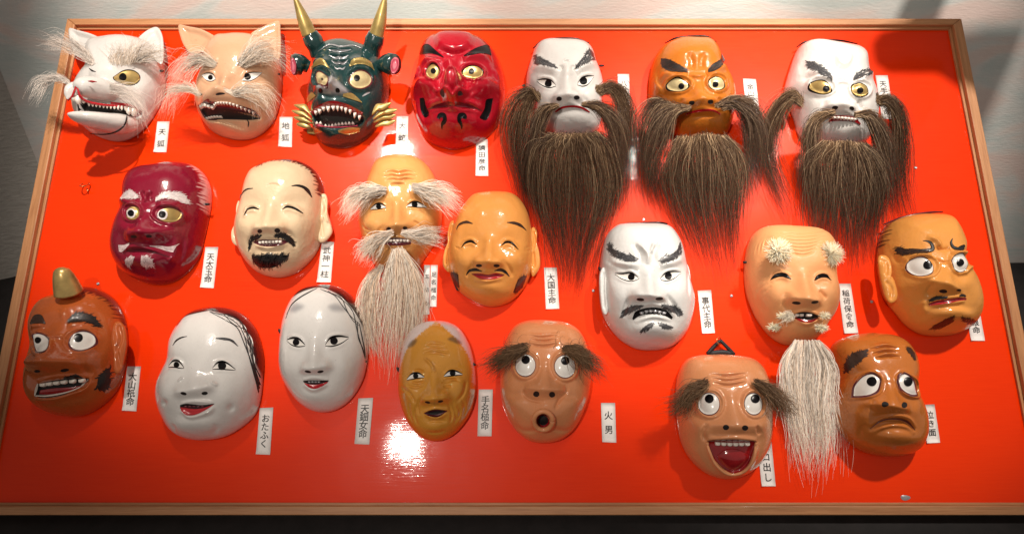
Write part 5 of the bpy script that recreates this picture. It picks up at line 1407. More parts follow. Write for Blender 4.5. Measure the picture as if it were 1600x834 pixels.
def daikoku():
    m = Mask('smiling_mask', 'orange smiling mask with closed eyes, large ears and black sideburns', (680, 290, 4.17),
        [(180, 130), (240, 65), (320, 45), (420, 42), (510, 58), (570, 110), (610, 190), (628, 290), (632, 400), (630, 520), (610, 610), (560, 690), (490, 755), (400, 785), (320, 780), (230, 740), (150, 680), (100, 590), (85, 480), (95, 380), (120, 260), (140, 190)],
        0.080, (0.78, 0.32, 0.075), 'lacquer', seed=11, p=2.5)
    m.bump(370, 150, 150, 70, 4)
    sockets(m, (225, 360), (480, 360), r=85, amp=-6)
    m.nose((350, 370), (345, 500), 30, 66, 26, 1.2)
    m.bump(170, 500, 80, 70, 10); m.bump(545, 490, 85, 70, 10)
    m.ridge([(255, 490), (215, 560), (210, 600)], 12, -4); m.ridge([(440, 480), (490, 550), (500, 600)], 12, -4)
    m.ridge([(215, 690), (260, 750), (330, 775)], 10, -4); m.ridge([(465, 720), (420, 765), (360, 778)], 10, -4)
    m.bump(345, 690, 120, 60, 10, 0, 1.3)
    m.ridge([(240, 565), (345, 562), (450, 575)], 9, 3); m.ridge([(250, 615), (345, 625), (440, 605)], 10, 5)
    m.eye_smile([(170, 404), (195, 375), (235, 365), (272, 384)]); m.eye_smile([(430, 392), (460, 370), (500, 376), (542, 416)])
    for l in ([(130, 400), (160, 410)], [(580, 410), (620, 400)], [(580, 425), (625, 425)]): m.ridge(l, 5, -2)
    m.nostril(285, 521, 20, 10, 0); m.nostril(400, 522, 20, 10, 0)
    m.finish()
    m.stroke('eyebrow', [(138, 288), (155, 255), (200, 238), (245, 248)], [4, 18, 18, 3], 'brown_paint', .7)
    m.stroke('eyebrow', [(468, 240), (520, 245), (560, 262), (594, 292)], [3, 18, 22, 4], 'brown_paint', .7)
    m.band('mouth', [(238, 575), (290, 572), (345, 580), (400, 570), (450, 580)], [(242, 580), (290, 606), (345, 612), (400, 606), (446, 586)], 'red_lip', .7, .8)
    m.stroke('lip_line', [(238, 577), (290, 583), (345, 588), (400, 584), (450, 581)], [2, 5, 5, 5, 2], 'maroon', 1.5)
    m.stroke('moustache', [(202, 582), (225, 555), (260, 548), (305, 558)], [4, 16, 14, 3], 'soft_black', .7)
    m.stroke('moustache', [(385, 555), (430, 550), (460, 565), (484, 592)], [3, 14, 16, 4], 'soft_black', .7)
    for t, b_ in (([(98, 570), (115, 565), (150, 578)], [(125, 650), (140, 682), (160, 680)]), ([(540, 610), (570, 590), (596, 588)], [(508, 695), (530, 697), (570, 665)])):
        m.band('sideburn', t, b_, 'soft_black', .7, .4)
        m.brush('sideburn_hair', t, b_, 'brown_paint', 110, 28, .85, 2.5, off=1.1)
    buddha_ear(m, [(625, 290), (645, 272), (664, 305), (662, 370), (680, 440), (684, 520), (660, 570), (632, 590), (618, 520), (622, 400)], 18, [([(640, 300), (648, 350), (640, 400)], 8, -5), ([(640, 440), (645, 520)], 9, -4)])
    buddha_ear(m, [(122, 235), (95, 245), (82, 300), (82, 370), (58, 430), (48, 500), (62, 540), (92, 560), (110, 480), (118, 350)], 20, [([(108, 260), (98, 320), (100, 380)], 8, -5), ([(85, 420), (75, 500)], 9, -4)])
daikoku()
def koto():
    m = Mask('scowling_mask', 'white scowling mask with grey brushed moustache and downturned open mouth, centre right', (920, 330, 3.626),
        [(140, 95), (190, 78), (300, 72), (400, 72), (460, 90), (510, 150), (540, 220), (560, 320), (575, 420), (592, 520), (575, 620), (540, 700), (470, 765), (380, 785), (280, 780), (190, 735), (120, 660), (75, 570), (60, 460), (60, 350), (72, 240), (95, 150)],
        0.080, (0.62, 0.62, 0.605), seed=12, p=2.8)
    m.ridge([(250, 180), (290, 230), (295, 300)], 14, -5); m.ridge([(400, 180), (370, 230), (380, 300)], 14, -5); m.ridge([(270, 180), (330, 240), (335, 300)], 12, 5); m.ridge([(370, 180), (350, 240)], 10, 5)
    m.ridge([(100, 300), (200, 305), (290, 310)], 20, 7); m.ridge([(400, 310), (470, 295), (540, 270)], 20, 7)
    m.ridge([(90, 260), (140, 300), (220, 320)], 10, -3)
    sockets(m, (215, 365), (465, 362), r=75, amp=-7)
    m.nose((340, 370), (345, 480), 28, 62, 28, 1.2)
    m.ridge([(240, 480), (215, 520), (190, 600)], 12, -5); m.ridge([(440, 470), (480, 530), (510, 590)], 12, -5)
    m.bump(150, 480, 60, 60, 5); m.bump(520, 470, 45, 60, 5)
    m.bump(370, 690, 130, 60, 14, 0, 1.4)
    m.ridge([(235, 610), (260, 560), (350, 535), (440, 550), (485, 605)], 12, 6); m.ridge([(260, 630), (360, 600), (470, 620)], 10, 4)
    m.ridge([(85, 330), (95, 420), (110, 560)], 12, -5); m.ridge([(560, 330), (565, 480)], 9, -4)
    m.eye_slit([(148, 354), (190, 358), (240, 354), (285, 380)], [(148, 356), (190, 382), (240, 394), (285, 382)], 240, 373, 17, thick=7)
    m.eye_slit([(404, 384), (430, 358), (470, 346), (522, 346)], [(404, 386), (440, 392), (480, 380), (522, 348)], 450, 368, 18, thick=7)
    m.nostril(292, 500, 22, 9, 5); m.nostril(400, 495, 22, 9, -5)
    m.finish()
    m.brush('eyebrow', [(115, 175), (135, 215), (185, 235), (235, 255), (270, 265)], [(112, 220), (140, 250), (185, 272), (235, 284), (268, 282)], 'grey', 300, 30, .35, 3)
    m.brush('eyebrow', [(408, 265), (440, 255), (490, 230), (520, 180)], [(412, 290), (450, 284), (495, 264), (528, 235)], 'grey', 280, 30, .35, 3)
    m.stroke('brow_curl', [(228, 235), (240, 250), (262, 262)], [2, 8, 4], 'grey', .9); m.stroke('brow_curl', [(445, 235), (432, 252), (415, 266)], [2, 8, 4], 'grey', .9)
    m.band('mouth', [(246, 606), (270, 565), (350, 545), (430, 555), (476, 600)], [(252, 616), (290, 592), (360, 582), (420, 588), (470, 612)], 'black', .6)
    m.teeth([(285, 574), (350, 556), (440, 572)], 6, 14, off=1.8, mat='silver')
    m.brush('moustache', [(195, 560), (240, 540), (300, 535)], [(185, 600), (230, 575), (290, 545)], 'grey', 240, 30, .3, 3)
    m.brush('moustache', [(420, 530), (480, 540), (525, 565)], [(430, 545), (480, 572), (520, 592)], 'grey', 240, 30, .3, 3)
    m.brush('beard_paint', [(298, 672), (330, 645), (366, 625)], [(300, 682), (335, 672), (360, 650)], 'grey', 130, 26, .2, 3)
    m.brush('beard_paint', [(395, 625), (430, 640), (468, 655)], [(400, 640), (430, 664), (465, 662)], 'grey', 130, 26, .2, 3)
    m.blob('ear', [(78, 320), (95, 335), (104, 400), (100, 470), (108, 560), (95, 585), (75, 560), (62, 470), (60, 370)], 40, 6, groove=[([(85, 350), (82, 450), (90, 540)], 7, -4)])
    m.blob('ear', [(552, 300), (570, 330), (576, 400), (572, 440), (590, 480), (594, 540), (580, 572), (566, 520), (562, 400)], 18, 5, groove=[([(565, 330), (568, 420)], 5, -3)])
    m.tube('rim_band', [(150, 92, 26), (200, 74, 30), (300, 68, 32), (400, 66, 30), (445, 72, 26)], [1.5, 2.5, 2.5, 2.5, 1.5], 'black', 8, n=20)
    cord_stub(m, 62, 328, 14, 4, 8)
koto()

def pompom(m, x, y, h, r, n=700, name='pompom_eyebrow', squash=(1, 1)):
    c = np.array([*unproj(x / m.s + m.ox, y / m.s + m.oy, h / 1000)])
    R = r * m.k
    d = m.rs.normal(0, 1, (n, 3)); d[:, 1] = np.abs(d[:, 1]) * 0.8 + .1; d /= np.linalg.norm(d, axis=1, keepdims=True)
    t = np.linspace(0.02, 1, 5)[None, :, None]
    L = R * m.rs.uniform(.75, 1.08, (n, 1, 1))
    P = d[:, None] * L * t * np.array([squash[0], .75, squash[1]])
    P = P + m.rs.normal(0, R * .04, (n, 5, 3)) * t
    P[..., 0] += c[0] - m.c[0]; P[..., 2] += c[1] - m.c[1]; P[..., 1] += h / 1000 - .006
    cl = np.array([(.98, .86, .60), (.98, .92, .74), (.92, .74, .48)])[m.rs.integers(0, 3, n)]
    hair_strands(name, P, cl, .0017, m.root)

def inari():
    m = Mask('old_man_mask', 'peach old man mask with round pompom eyebrows and white tufted beard, right of centre', (1140, 340, 3.79),
        [(120, 130), (170, 75), (250, 55), (350, 50), (470, 50), (550, 70), (605, 120), (632, 190), (640, 290), (642, 400), (638, 490), (610, 570), (560, 640), (525, 700), (450, 745), (370, 755), (300, 740), (230, 690), (170, 610), (130, 530), (100, 440), (88, 330), (95, 220)],
        0.080, (0.78, 0.36, 0.15), 'satin', seed=13, p=2.7)
    for k_ in range(7):
        y = 78 + k_ * 19; a = 250 + k_ * 18; b_ = 590 - k_ * 14
        m.ridge([(a, y + 6), ((a * 2 + b_) / 3, y + 14 + k_ * 2), ((a + 2 * b_) / 3, y + 14 + k_ * 2), (b_, y + 4)], 4.5, -2.6, .25)
    for k_ in range(4): m.ridge([(130 + k_ * 22, 230 - k_ * 6), (150 + k_ * 22, 160 - k_ * 10), (210 + k_ * 18, 100 + k_ * 4)], 4.5, -2.2, .3)
    sockets(m, (300, 340), (550, 340), r=85, amp=-6)
    m.nose((440, 350), (455, 485), 30, 66, 27, 1.2)
    m.bump(240, 480, 95, 90, 10); m.bump(590, 460, 55, 80, 8)
    m.ridge([(230, 385), (170, 430), (165, 500), (220, 565)], 7, -4); m.ridge([(250, 400), (200, 450)], 6, -2)
    m.ridge([(340, 440), (325, 500), (350, 545)], 12, -4); m.ridge([(530, 430), (575, 480)], 12, -4)
    m.ridge([(180, 625), (280, 600), (360, 590), (520, 590), (600, 570)], 6, -5)
    m.bump(450, 660, 120, 60, 9, 0, 1.3)
    m.ridge([(370, 565), (450, 552), (525, 572)], 8, 4); m.ridge([(375, 600), (450, 632), (530, 600)], 9, 5)
    m.eye_smile([(242, 368), (275, 345), (320, 342), (365, 364)], (2, 14, 16, 14, 2)); m.eye_smile([(502, 372), (530, 348), (570, 348), (602, 370)], (2, 14, 16, 14, 2))
    m.nostril(395, 505, 26, 9, 5); m.nostril(505, 500, 22, 9, -8)
    m.finish()
    m.band('mouth', [(370, 575), (420, 560), (470, 560), (530, 582)], [(374, 582), (420, 606), (480, 612), (528, 588)], 'dark', .6)
    m.band('lip', [(372, 584), (420, 600), (480, 606), (528, 590)], [(376, 588), (420, 614), (480, 620), (524, 596)], 'red_deep', 1.2, .5)
    m.teeth([(385, 572), (440, 570)], 2, 14, off=2); m.teeth([(450, 570), (490, 572)], 1, 14, off=2)
    pompom(m, 293, 195, 98, 84, 420); pompom(m, 608, 210, 84, 78, 420)
    for x0, y0, x1, y1, nm in ((318, 590, 270, 645, 'whisker_tuft'), (570, 590, 550, 650, 'whisker_tuft')):
        pompom(m, x0, y0 - 12, 92 if x0 < 400 else 84, 34, 90, nm, (1.2, .8))
        pompom(m, x1, y1, 82, 44, 110, nm, (1.1, .7))
    m.hair('whisker', [[(372, 582, 96), (345, 585, 98), (315, 590, 96)]], 60, .0009, [(.8, .7, .55)], layer=.002, noise=.001)
    bc = [(.97, .86, .74), (.98, .92, .84), (.86, .71, .57)]
    for k_ in range(8):
        x0 = 388 + k_ * 19.5
        u = k_ / 7 - .5
        m.hair('beard_tuft', [[(x0 - 2, 728, 70), (x0 + u * 120 - 6, 850, 44), (445 + u * 250, 1050, 24), (445 + u * 250 + 30, 1250, 12), (435 + u * 130 + 40, 1540, 8)],
                              [(x0 + 2, 728, 70), (x0 + u * 120 + 12, 850, 44), (470 + u * 250, 1050, 24), (470 + u * 240 + 30, 1260, 12), (470 + u * 120 + 40, 1500, 8)]], 100, .0009, bc, layer=.008, noise=.006, lenvar=.5, steps=18, rootj=.0008)
    cord_stub(m, 92, 264, 14, 8)
inari()

def big_eye():
    m = Mask('staring_mask', 'light orange mask with round white eyes and curled black eyebrows, right edge of the board', (1350, 320, 3.79),
        [(150, 105), (250, 68), (350, 50), (450, 45), (495, 75), (540, 130), (583, 200), (602, 290), (630, 390), (652, 490), (660, 580), (656, 665), (620, 722), (540, 765), (430, 775), (330, 760), (250, 710), (190, 640), (150, 590), (110, 520), (90, 420), (80, 330), (90, 220), (115, 150)],
        0.082, (0.80, 0.335, 0.075), seed=14, p=2.8)
    m.tint([(100, 110), (125, 130), (120, 190), (100, 240), (60, 260), (40, 120)], (0.06, .03, .02), 5, 1, 12)
    m.bump(350, 150, 130, 60, 4)
    m.ridge([(370, 190), (430, 215), (450, 260)], 14, 6); m.ridge([(420, 250), (470, 265), (510, 255)], 10, -4); m.ridge([(420, 320), (470, 345), (510, 330)], 9, -3)
    m.ridge([(190, 305), (280, 305), (400, 300)], 18, 7); m.ridge([(510, 285), (560, 290), (600, 280)], 18, 7)
    m.nose((480, 370), (482, 468), 40, 74, 24, 1.0, .55)
    m.ridge([(120, 250), (160, 280), (210, 350)], 10, -5); m.ridge([(150, 260), (200, 310), (250, 350)], 10, 4)
    m.bump(320, 480, 90, 50, 7); m.bump(605, 470, 36, 40, 4)
    m.ridge([(410, 460), (385, 510), (400, 540)], 10, -4)
    m.ridge([(330, 590), (310, 640), (345, 690)], 14, -5); m.ridge([(365, 560), (340, 600), (350, 650)], 12, 4)
    m.bump(520, 660, 130, 50, 14, 0, 1.4)
    m.ridge([(390, 575), (480, 555), (600, 545)], 9, 4); m.ridge([(390, 600), (500, 585), (600, 570)], 10, 5)
    m.ridge([(200, 640), (300, 720), (420, 745), (600, 735)], 8, -4)
    m.eye_round(338, 365, 80, 54, 374, 357, 26, 'white', 2, 8, 4, edge=1.07)
    m.eye_round(570, 343, 50, 52, 567, 343, 22, 'white', 8, 8, 4, edge=1.07)
    m.nostril(470, 512, 24, 11, 5); m.nostril(565, 505, 14, 7, 0)
    m.finish()
    m.stroke('eyebrow', [(190, 262), (240, 278), (300, 274), (370, 272), (405, 262), (398, 230), (375, 215), (348, 212)], [16, 38, 32, 24, 24, 18, 12, 2], 'soft_black', .8, n=44)
    m.brush('eyebrow_hair', [(190, 245), (240, 258), (300, 260), (380, 262)], [(200, 290), (240, 300), (300, 290), (380, 284)], 'brown_paint', 160, 26, .3, 2.5, off=1.3)
    m.stroke('eyebrow', [(524, 198), (515, 225), (530, 252), (565, 262), (596, 240)], [2, 14, 24, 28, 12], 'soft_black', .8, n=34)
    m.band('lip', [(382, 585), (430, 568), (500, 560), (560, 550), (604, 550)], [(388, 596), (430, 592), (500, 582), (560, 568), (606, 562)], 'red_lip', .7, .8)
    m.stroke('lip_line', [(382, 588), (430, 578), (500, 570), (560, 560), (604, 555)], [2, 5, 5, 5, 2], 'maroon', 1.6)
    m.brush('moustache', [(388, 560), (430, 543), (482, 545)], [(388, 568), (430, 560), (482, 555)], 'soft_black', 120, 22, .2, 3)
    m.brush('moustache', [(565, 532), (585, 528), (600, 536)], [(568, 540), (585, 538), (600, 544)], 'soft_black', 60, 18, .2, 3)
    m.brush('beard_paint', [(410, 715), (450, 695), (518, 665)], [(418, 725), (470, 722), (522, 695)], 'brown_paint', 170, 28, .2, 3)
    m.brush('beard_paint', [(572, 660), (610, 670), (655, 690)], [(585, 688), (620, 705), (655, 705)], 'brown_paint', 130, 26, .2, 3)
    m.blob('ear', [(85, 310), (120, 298), (148, 320), (160, 370), (150, 420), (125, 440), (130, 430), (165, 430), (190, 490), (198, 545), (180, 575), (150, 578), (125, 540), (105, 470), (90, 400)], 50, 9, groove=[([(105, 325), (135, 350), (130, 410)], 8, -5), ([(135, 460), (165, 500), (165, 550)], 8, -4)])
    m.tube('rim_band', [(115, 118, 20), (200, 84, 30), (300, 58, 36), (400, 44, 36), (465, 42, 30)], [1.2, 2, 2, 2, 1.2], 'maroon', 8, n=20)
    cord_stub(m, 96, 342, 42, 12, 2)
big_eye()

def brown_horn():
    m = Mask('horned_mask', 'reddish brown grinning mask with a short gold horn on its head, lower left', (30, 410, 3.208),
        [(150, 160), (230, 140), (320, 125), (400, 135), (470, 180), (515, 250), (535, 330), (540, 430), (525, 530), (490, 630), (420, 710), (320, 765), (220, 770), (130, 740), (75, 690), (60, 600), (50, 500), (45, 400), (55, 300), (90, 220)],
        0.080, (0.46, 0.10, 0.022), 'high_gloss', seed=15, p=2.6)
    m.tint([(300, 150), (350, 155), (420, 180), (470, 230), (500, 290), (520, 340), (600, 300), (560, 180), (450, 90), (300, 90)], (0.03, .012, .01), 4, 1, 8)
    m.bump(330, 215, 90, 40, 5); m.bump(150, 240, 60, 40, 4); m.bump(230, 260, 24, 40, 5)
    m.ridge([(60, 320), (130, 315)], 14, 6); m.ridge([(245, 320), (320, 315), (400, 335)], 18, 7)
    m.nose((205, 375), (128, 495), 44, 92, 44, 1.1, .5)
    m.bump(380, 470, 70, 45, 12, -10, 1.3)
    m.ridge([(300, 470), (330, 540), (370, 560)], 12, -4); m.ridge([(140, 375), (200, 370), (245, 380)], 8, 3)
    m.ridge([(90, 600), (200, 575), (350, 570)], 10, 5); m.ridge([(80, 690), (200, 685), (320, 640), (365, 590)], 12, 7)
    m.bump(200, 720, 120, 40, 9, 0, 1.3)
    m.ridge([(400, 660), (450, 600), (480, 540)], 12, 5)
    m.pit([(105, 605), (180, 596), (270, 586), (345, 585), (320, 630), (230, 658), (150, 672), (88, 668)], -7, 6)
    m.eye_round(112, 405, 40, 46, 98, 390, 16, 'white', 8, 7, 4)
    m.eye_round(314, 392, 66, 46, 300, 377, 22, 'white', -6, 8, 4)
    m.nostril(228, 540, 22, 8, -10); m.nostril(90, 545, 16, 8)
    m.finish()
    m.band('eyebrow', [(55, 300), (75, 265), (110, 262), (132, 300)], [(55, 308), (85, 305), (110, 305), (132, 308)], 'brown_paint', .8, .5)
    m.band('eyebrow', [(245, 290), (280, 255), (330, 252), (380, 275), (404, 318)], [(248, 298), (290, 296), (330, 296), (370, 308), (400, 325)], 'brown_paint', .8, .5)
    m.brush('eyebrow_hair', [(245, 290), (280, 252), (330, 248), (380, 272), (404, 318)], [(248, 298), (290, 296), (330, 296), (370, 308), (400, 325)], 'soft_black', 160, 24, .5, 2.5, off=1.3)
    m.band('mouth', [(95, 608), (170, 592), (260, 582), (350, 580)], [(80, 672), (150, 675), (240, 655), (345, 595)], 'dark', .6, m=12)
    m.band('tongue', [(110, 640), (180, 630), (260, 625), (320, 615)], [(105, 660), (170, 660), (250, 645), (310, 622)], 'red_deep', 2.5, 2)
    m.teeth([(102, 606), (180, 596), (345, 584)], 6, 17, off=3)
    m.stroke('lip_line', [(82, 668), (150, 668), (240, 650), (310, 622), (350, 585)], [5, 8, 7, 6, 3], 'tooth', 2.4, label='pale painted edge of the lower lip')
    m.stroke('lip_line', [(96, 606), (86, 640), (80, 668)], [4, 6, 4], 'tooth', 1.8)
    m.brush('sideburn', [(415, 560), (440, 535), (455, 530)], [(385, 635), (430, 630), (455, 590)], 'soft_black', 130, 34, .8, 4)
    m.brush('moustache', [(235, 575), (280, 565), (300, 568)], [(235, 585), (280, 580), (300, 575)], 'soft_black', 60, 22, .1, 3)
    m.blob('ear', [(475, 310), (505, 295), (532, 330), (540, 400), (530, 470), (505, 550), (478, 548), (475, 470), (462, 390)], 48, 9, groove=[([(495, 320), (510, 380), (490, 440)], 8, -5), ([(495, 460), (500, 520)], 8, -4)])
    # the horn
    m.tube('horn', [(248, 150, 74), (235, 110, 84), (222, 70, 94), (212, 38, 100), (209, 24, 102)], [23, 20, 16.5, 12, 4], 'gold', n=26, sides=32)
    cord_stub(m, 516, 322, 28, 6, 8)
brown_horn()

def otafuku():
    m = Mask('woman_mask', 'plump white laughing woman mask with dimples, red lower lip and black net of painted hair', (230, 470, 3.336),
        [(180, 110), (240, 55), (320, 35), (420, 38), (500, 70), (560, 140), (590, 220), (605, 310), (600, 410), (588, 510), (560, 590), (500, 650), (420, 700), (330, 722), (230, 722), (150, 690), (95, 620), (60, 540), (52, 460), (75, 370), (105, 290), (130, 190)],
        0.082, (0.74, 0.72, 0.69), 'high_gloss', seed=16, p=2.3)
    m.tint([(150, 130), (200, 80), (315, 52), (330, 52), (420, 75), (480, 110), (510, 180), (540, 280), (590, 380), (620, 480), (700, 400), (650, 60), (400, -40), (150, 20)], (0.016, .012, .014), 4)
    sockets(m, (150, 320), (400, 320), r=75, amp=-5)
    m.nose((245, 370), (240, 462), 36, 64, 15, 1.3, .5)
    m.bump(110, 480, 60, 80, 10); m.bump(440, 490, 110, 110, 12)
    m.bump(88, 530, 14, 16, -5); m.bump(432, 555, 20, 20, -7)
    m.bump(250, 660, 105, 55, 11, 0, 1.4)
    m.ridge([(135, 640), (145, 680), (185, 715)], 10, -5); m.ridge([(362, 640), (355, 680), (320, 708)], 10, -5)
    m.ridge([(175, 535), (250, 525), (345, 530)], 9, 4); m.ridge([(175, 570), (230, 605), (320, 580), (350, 545)], 10, 5)
    m.ridge([(190, 395), (160, 420)], 7, 3); m.ridge([(330, 420), (370, 440)], 7, 3)
    m.eye_slit([(110, 342), (135, 318), (165, 318), (192, 348)], [(110, 344), (140, 342), (165, 346), (192, 350)], 154, 332, 13, thick=8)
    m.eye_slit([(340, 352), (370, 325), (410, 325), (460, 357)], [(340, 354), (380, 352), (420, 355), (460, 359)], 392, 338, 19, thick=8)
    m.nostril(190, 482, 16, 8, 15); m.nostril(300, 481, 16, 9, -5)
    m.finish()
    m.stroke('eyebrow', [(133, 232), (150, 208), (175, 192), (208, 184)], [3, 10, 8, 2], 'soft_black', .6)
    m.stroke('eyebrow', [(358, 194), (400, 197), (440, 206), (474, 236)], [5, 14, 11, 2], 'grey', .6)
    m.band('mouth', [(172, 542), (200, 535), (240, 538), (290, 542), (350, 534)], [(172, 560), (200, 560), (250, 565), (300, 558), (348, 538)], 'dark', .7)
    m.band('lip', [(172, 552), (200, 556), (250, 562), (300, 556), (346, 538)], [(178, 572), (205, 594), (250, 592), (300, 570), (344, 542)], 'red_lip', 1.2, 1.2)
    m.teeth([(190, 545), (300, 545)], 5, 9, off=1.6, mat='maroon')
    for l in ([(325, 55), (420, 85), (480, 130), (510, 190), (530, 280), (585, 480)], [(330, 58), (410, 100), (470, 140), (502, 210), (540, 310), (588, 460)], [(340, 60), (440, 80), (500, 130), (530, 210), (550, 310), (590, 440)], [(400, 70), (450, 120), (520, 160), (545, 250), (560, 330), (592, 400)], [(420, 78), (480, 100), (530, 180), (550, 240), (552, 320), (580, 420)]):
        m.stroke('painted_strand', l, [2, 3.2, 3.2, 3.2, 2], 'soft_black', 1.0, m=2, n=40)
    for l in ([(410, 85), (460, 100), (500, 125), (515, 150), (512, 180)], [(450, 95), (490, 150), (530, 190), (550, 230)], [(490, 110), (500, 160), (540, 220), (552, 260)], [(505, 150), (540, 190), (548, 240), (530, 290)], [(505, 200), (530, 240), (555, 290), (560, 330)]):
        m.stroke('painted_strand', l, [2, 4.5, 4.5, 4.5, 2], 'white', .8, m=2, n=30, label='white line between painted hair strands')
otafuku()

def uzume():
    m = Mask('woman_mask', 'slender white woman mask with black parted hair and grey smudged brows', (420, 435, 3.033),
        [(110, 100), (160, 50), (230, 32), (310, 35), (380, 70), (430, 140), (460, 230), (468, 330), (460, 420), (435, 500), (380, 580), (310, 625), (230, 632), (160, 600), (100, 530), (62, 450), (50, 350), (55, 250), (75, 170)],
        0.078, (0.74, 0.72, 0.69), 'high_gloss', seed=17, p=2.3)
    m.tint([(70, 150), (100, 100), (160, 62), (238, 42), (300, 62), (350, 95), (400, 160), (440, 220), (468, 300), (480, 390), (560, 300), (480, 60), (300, -40), (100, 20), (50, 100)], (0.016, .012, .014), 4)
    m.tint([(100, 150), (125, 120), (158, 125), (160, 140), (120, 160)], (.25, .25, .27), 16, .7)
    m.tint([(285, 130), (320, 120), (360, 140), (355, 155), (300, 152)], (.25, .25, .27), 16, .7)
    sockets(m, (130, 295), (322, 290), r=62, amp=-5)
    m.nose((215, 300), (215, 425), 25, 46, 20, 1.1, .5)
    m.bump(110, 430, 60, 70, 6); m.bump(370, 430, 80, 80, 7)
    m.bump(215, 570, 80, 45, 8)
    m.ridge([(160, 480), (220, 472), (285, 480)], 8, 4); m.ridge([(165, 500), (215, 528), (280, 500)], 8, 5)
    m.eye_slit([(85, 292), (115, 286), (145, 292), (172, 316)], [(85, 294), (110, 312), (140, 320), (172, 318)], 130, 302, 14, thick=8)
    m.eye_slit([(268, 316), (290, 288), (330, 278), (378, 280)], [(268, 318), (300, 318), (340, 306), (378, 282)], 310, 296, 16, thick=8)
    m.nostril(185, 441, 15, 6, 10); m.nostril(245, 441, 15, 6, -10)
    m.finish()
    m.band('mouth', [(163, 484), (190, 482), (220, 482), (250, 482), (284, 482)], [(166, 492), (190, 500), (220, 504), (250, 500), (282, 488)], 'dark', .7)
    m.band('lip', [(168, 494), (190, 500), (220, 502), (250, 498), (280, 488)], [(172, 500), (192, 516), (220, 522), (250, 512), (278, 494)], 'red_lip', 1.1, .8)
    m.teeth([(185, 486), (245, 486)], 4, 7, off=1.4, mat='silver')
    for l in ([(245, 50), (310, 80), (350, 130), (390, 180), (430, 215)], [(260, 55), (340, 90), (370, 150), (400, 200), (432, 225)], [(280, 58), (360, 110), (400, 160), (420, 250), (455, 370)], [(420, 205), (425, 280), (445, 330), (458, 380)], [(430, 215), (445, 290), (455, 340), (462, 400)], [(230, 45), (160, 80), (110, 120), (85, 170)], [(225, 48), (150, 90), (105, 130), (80, 190)]):
        m.stroke('painted_strand', l, [2, 3, 3, 3, 2], 'soft_black', .9, m=2, n=36)
    for l in ([(320, 82), (370, 130), (410, 180), (435, 215)], [(340, 85), (390, 140), (430, 200)]):
        m.stroke('painted_strand', l, [2, 4, 4, 2], 'white', .8, m=2, n=30, label='white line between painted hair strands')
    cord_stub(m, 52, 250, 10, 3, 8)
uzume()

def old_woman():
    m = Mask('old_woman_mask', 'mustard yellow old woman mask with white parted hair', (600, 490, 3.79),
        [(120, 170), (170, 90), (240, 52), (310, 44), (380, 52), (450, 90), (500, 170), (528, 260), (542, 370), (540, 480), (510, 590), (450, 680), (380, 735), (300, 755), (220, 730), (160, 670), (115, 580), (90, 480), (88, 370), (95, 270)],
        0.076, (0.66, 0.29, 0.04), 'high_gloss', seed=18, p=2.4)
    m.tint([(85, 350), (100, 300), (130, 220), (190, 140), (300, 52), (320, 52), (420, 140), (490, 230), (525, 330), (530, 420), (640, 380), (560, 80), (300, -40), (100, 40), (40, 250)], (0.66, .56, .55), 4, 1, 5)
    m.tint([(140, 190), (170, 155), (195, 155), (180, 185), (150, 200)], (.13, .08, .04), 10, .8)
    m.tint([(378, 150), (410, 135), (455, 165), (450, 180), (410, 168)], (.13, .08, .04), 10, .8)
    m.wrinkles([[(240, 195), (290, 185), (360, 195)], [(232, 215), (290, 205), (375, 218)], [(230, 238), (290, 228), (385, 245)]], 6, -2.6, 2)
    sockets(m, (190, 365), (410, 350), r=66, amp=-6)
    m.nose((295, 370), (298, 505), 30, 58, 26, 1.1)
    m.ridge([(235, 260), (280, 300), (300, 350)], 8, 4)
    m.bump(150, 460, 50, 70, 8); m.bump(460, 430, 60, 80, 9)
    m.ridge([(100, 430), (150, 470), (185, 530)], 8, -4); m.ridge([(490, 390), (470, 470), (430, 520)], 8, -4)
    for l in ([(225, 480), (200, 530), (205, 600)], [(190, 540), (180, 600), (200, 660)], [(375, 520), (400, 590), (395, 650)], [(430, 540), (450, 580), (430, 640)], [(400, 530), (425, 600), (415, 660)], [(340, 410), (380, 400), (430, 380)], [(350, 430), (400, 430)], [(350, 395), (400, 385), (450, 400)], [(150, 400), (200, 410), (250, 395)], [(130, 420), (180, 435), (240, 420)], [(160, 350), (200, 335), (240, 345)], [(260, 640), (310, 632), (370, 640)], [(250, 700), (310, 705), (370, 690)], [(460, 500), (480, 560), (460, 620)], [(150, 520), (150, 590), (170, 640)]): m.ridge(l, 7, -3.5, .3)
    m.bump(310, 680, 90, 50, 9)
    m.ridge([(235, 585), (305, 562), (380, 572)], 9, 5); m.ridge([(240, 595), (310, 618), (375, 590)], 9, 5)
    m.eye_slit([(135, 388), (165, 360), (205, 356), (238, 374)], [(135, 391), (170, 384), (205, 378), (238, 376)], 188, 368, 14, thick=8)
    m.eye_slit([(355, 368), (385, 344), (420, 342), (465, 358)], [(355, 371), (390, 366), (425, 362), (465, 360)], 407, 352, 15, thick=8)
    m.nostril(258, 524, 16, 7, 10); m.nostril(335, 518, 16, 7, -10)
    m.finish()
    m.band('mouth', [(236, 588), (270, 572), (310, 566), (375, 572)], [(240, 592), (270, 606), (320, 610), (372, 578)], 'maroon', .7)
    m.band('mouth_gap', [(250, 588), (290, 576), (360, 574)], [(254, 592), (300, 598), (358, 580)], 'dark', 1.2)
    cord_stub(m, 84, 330, 12, 4, 10); cord_stub(m, 532, 298, 16, 8, 4)
old_woman()

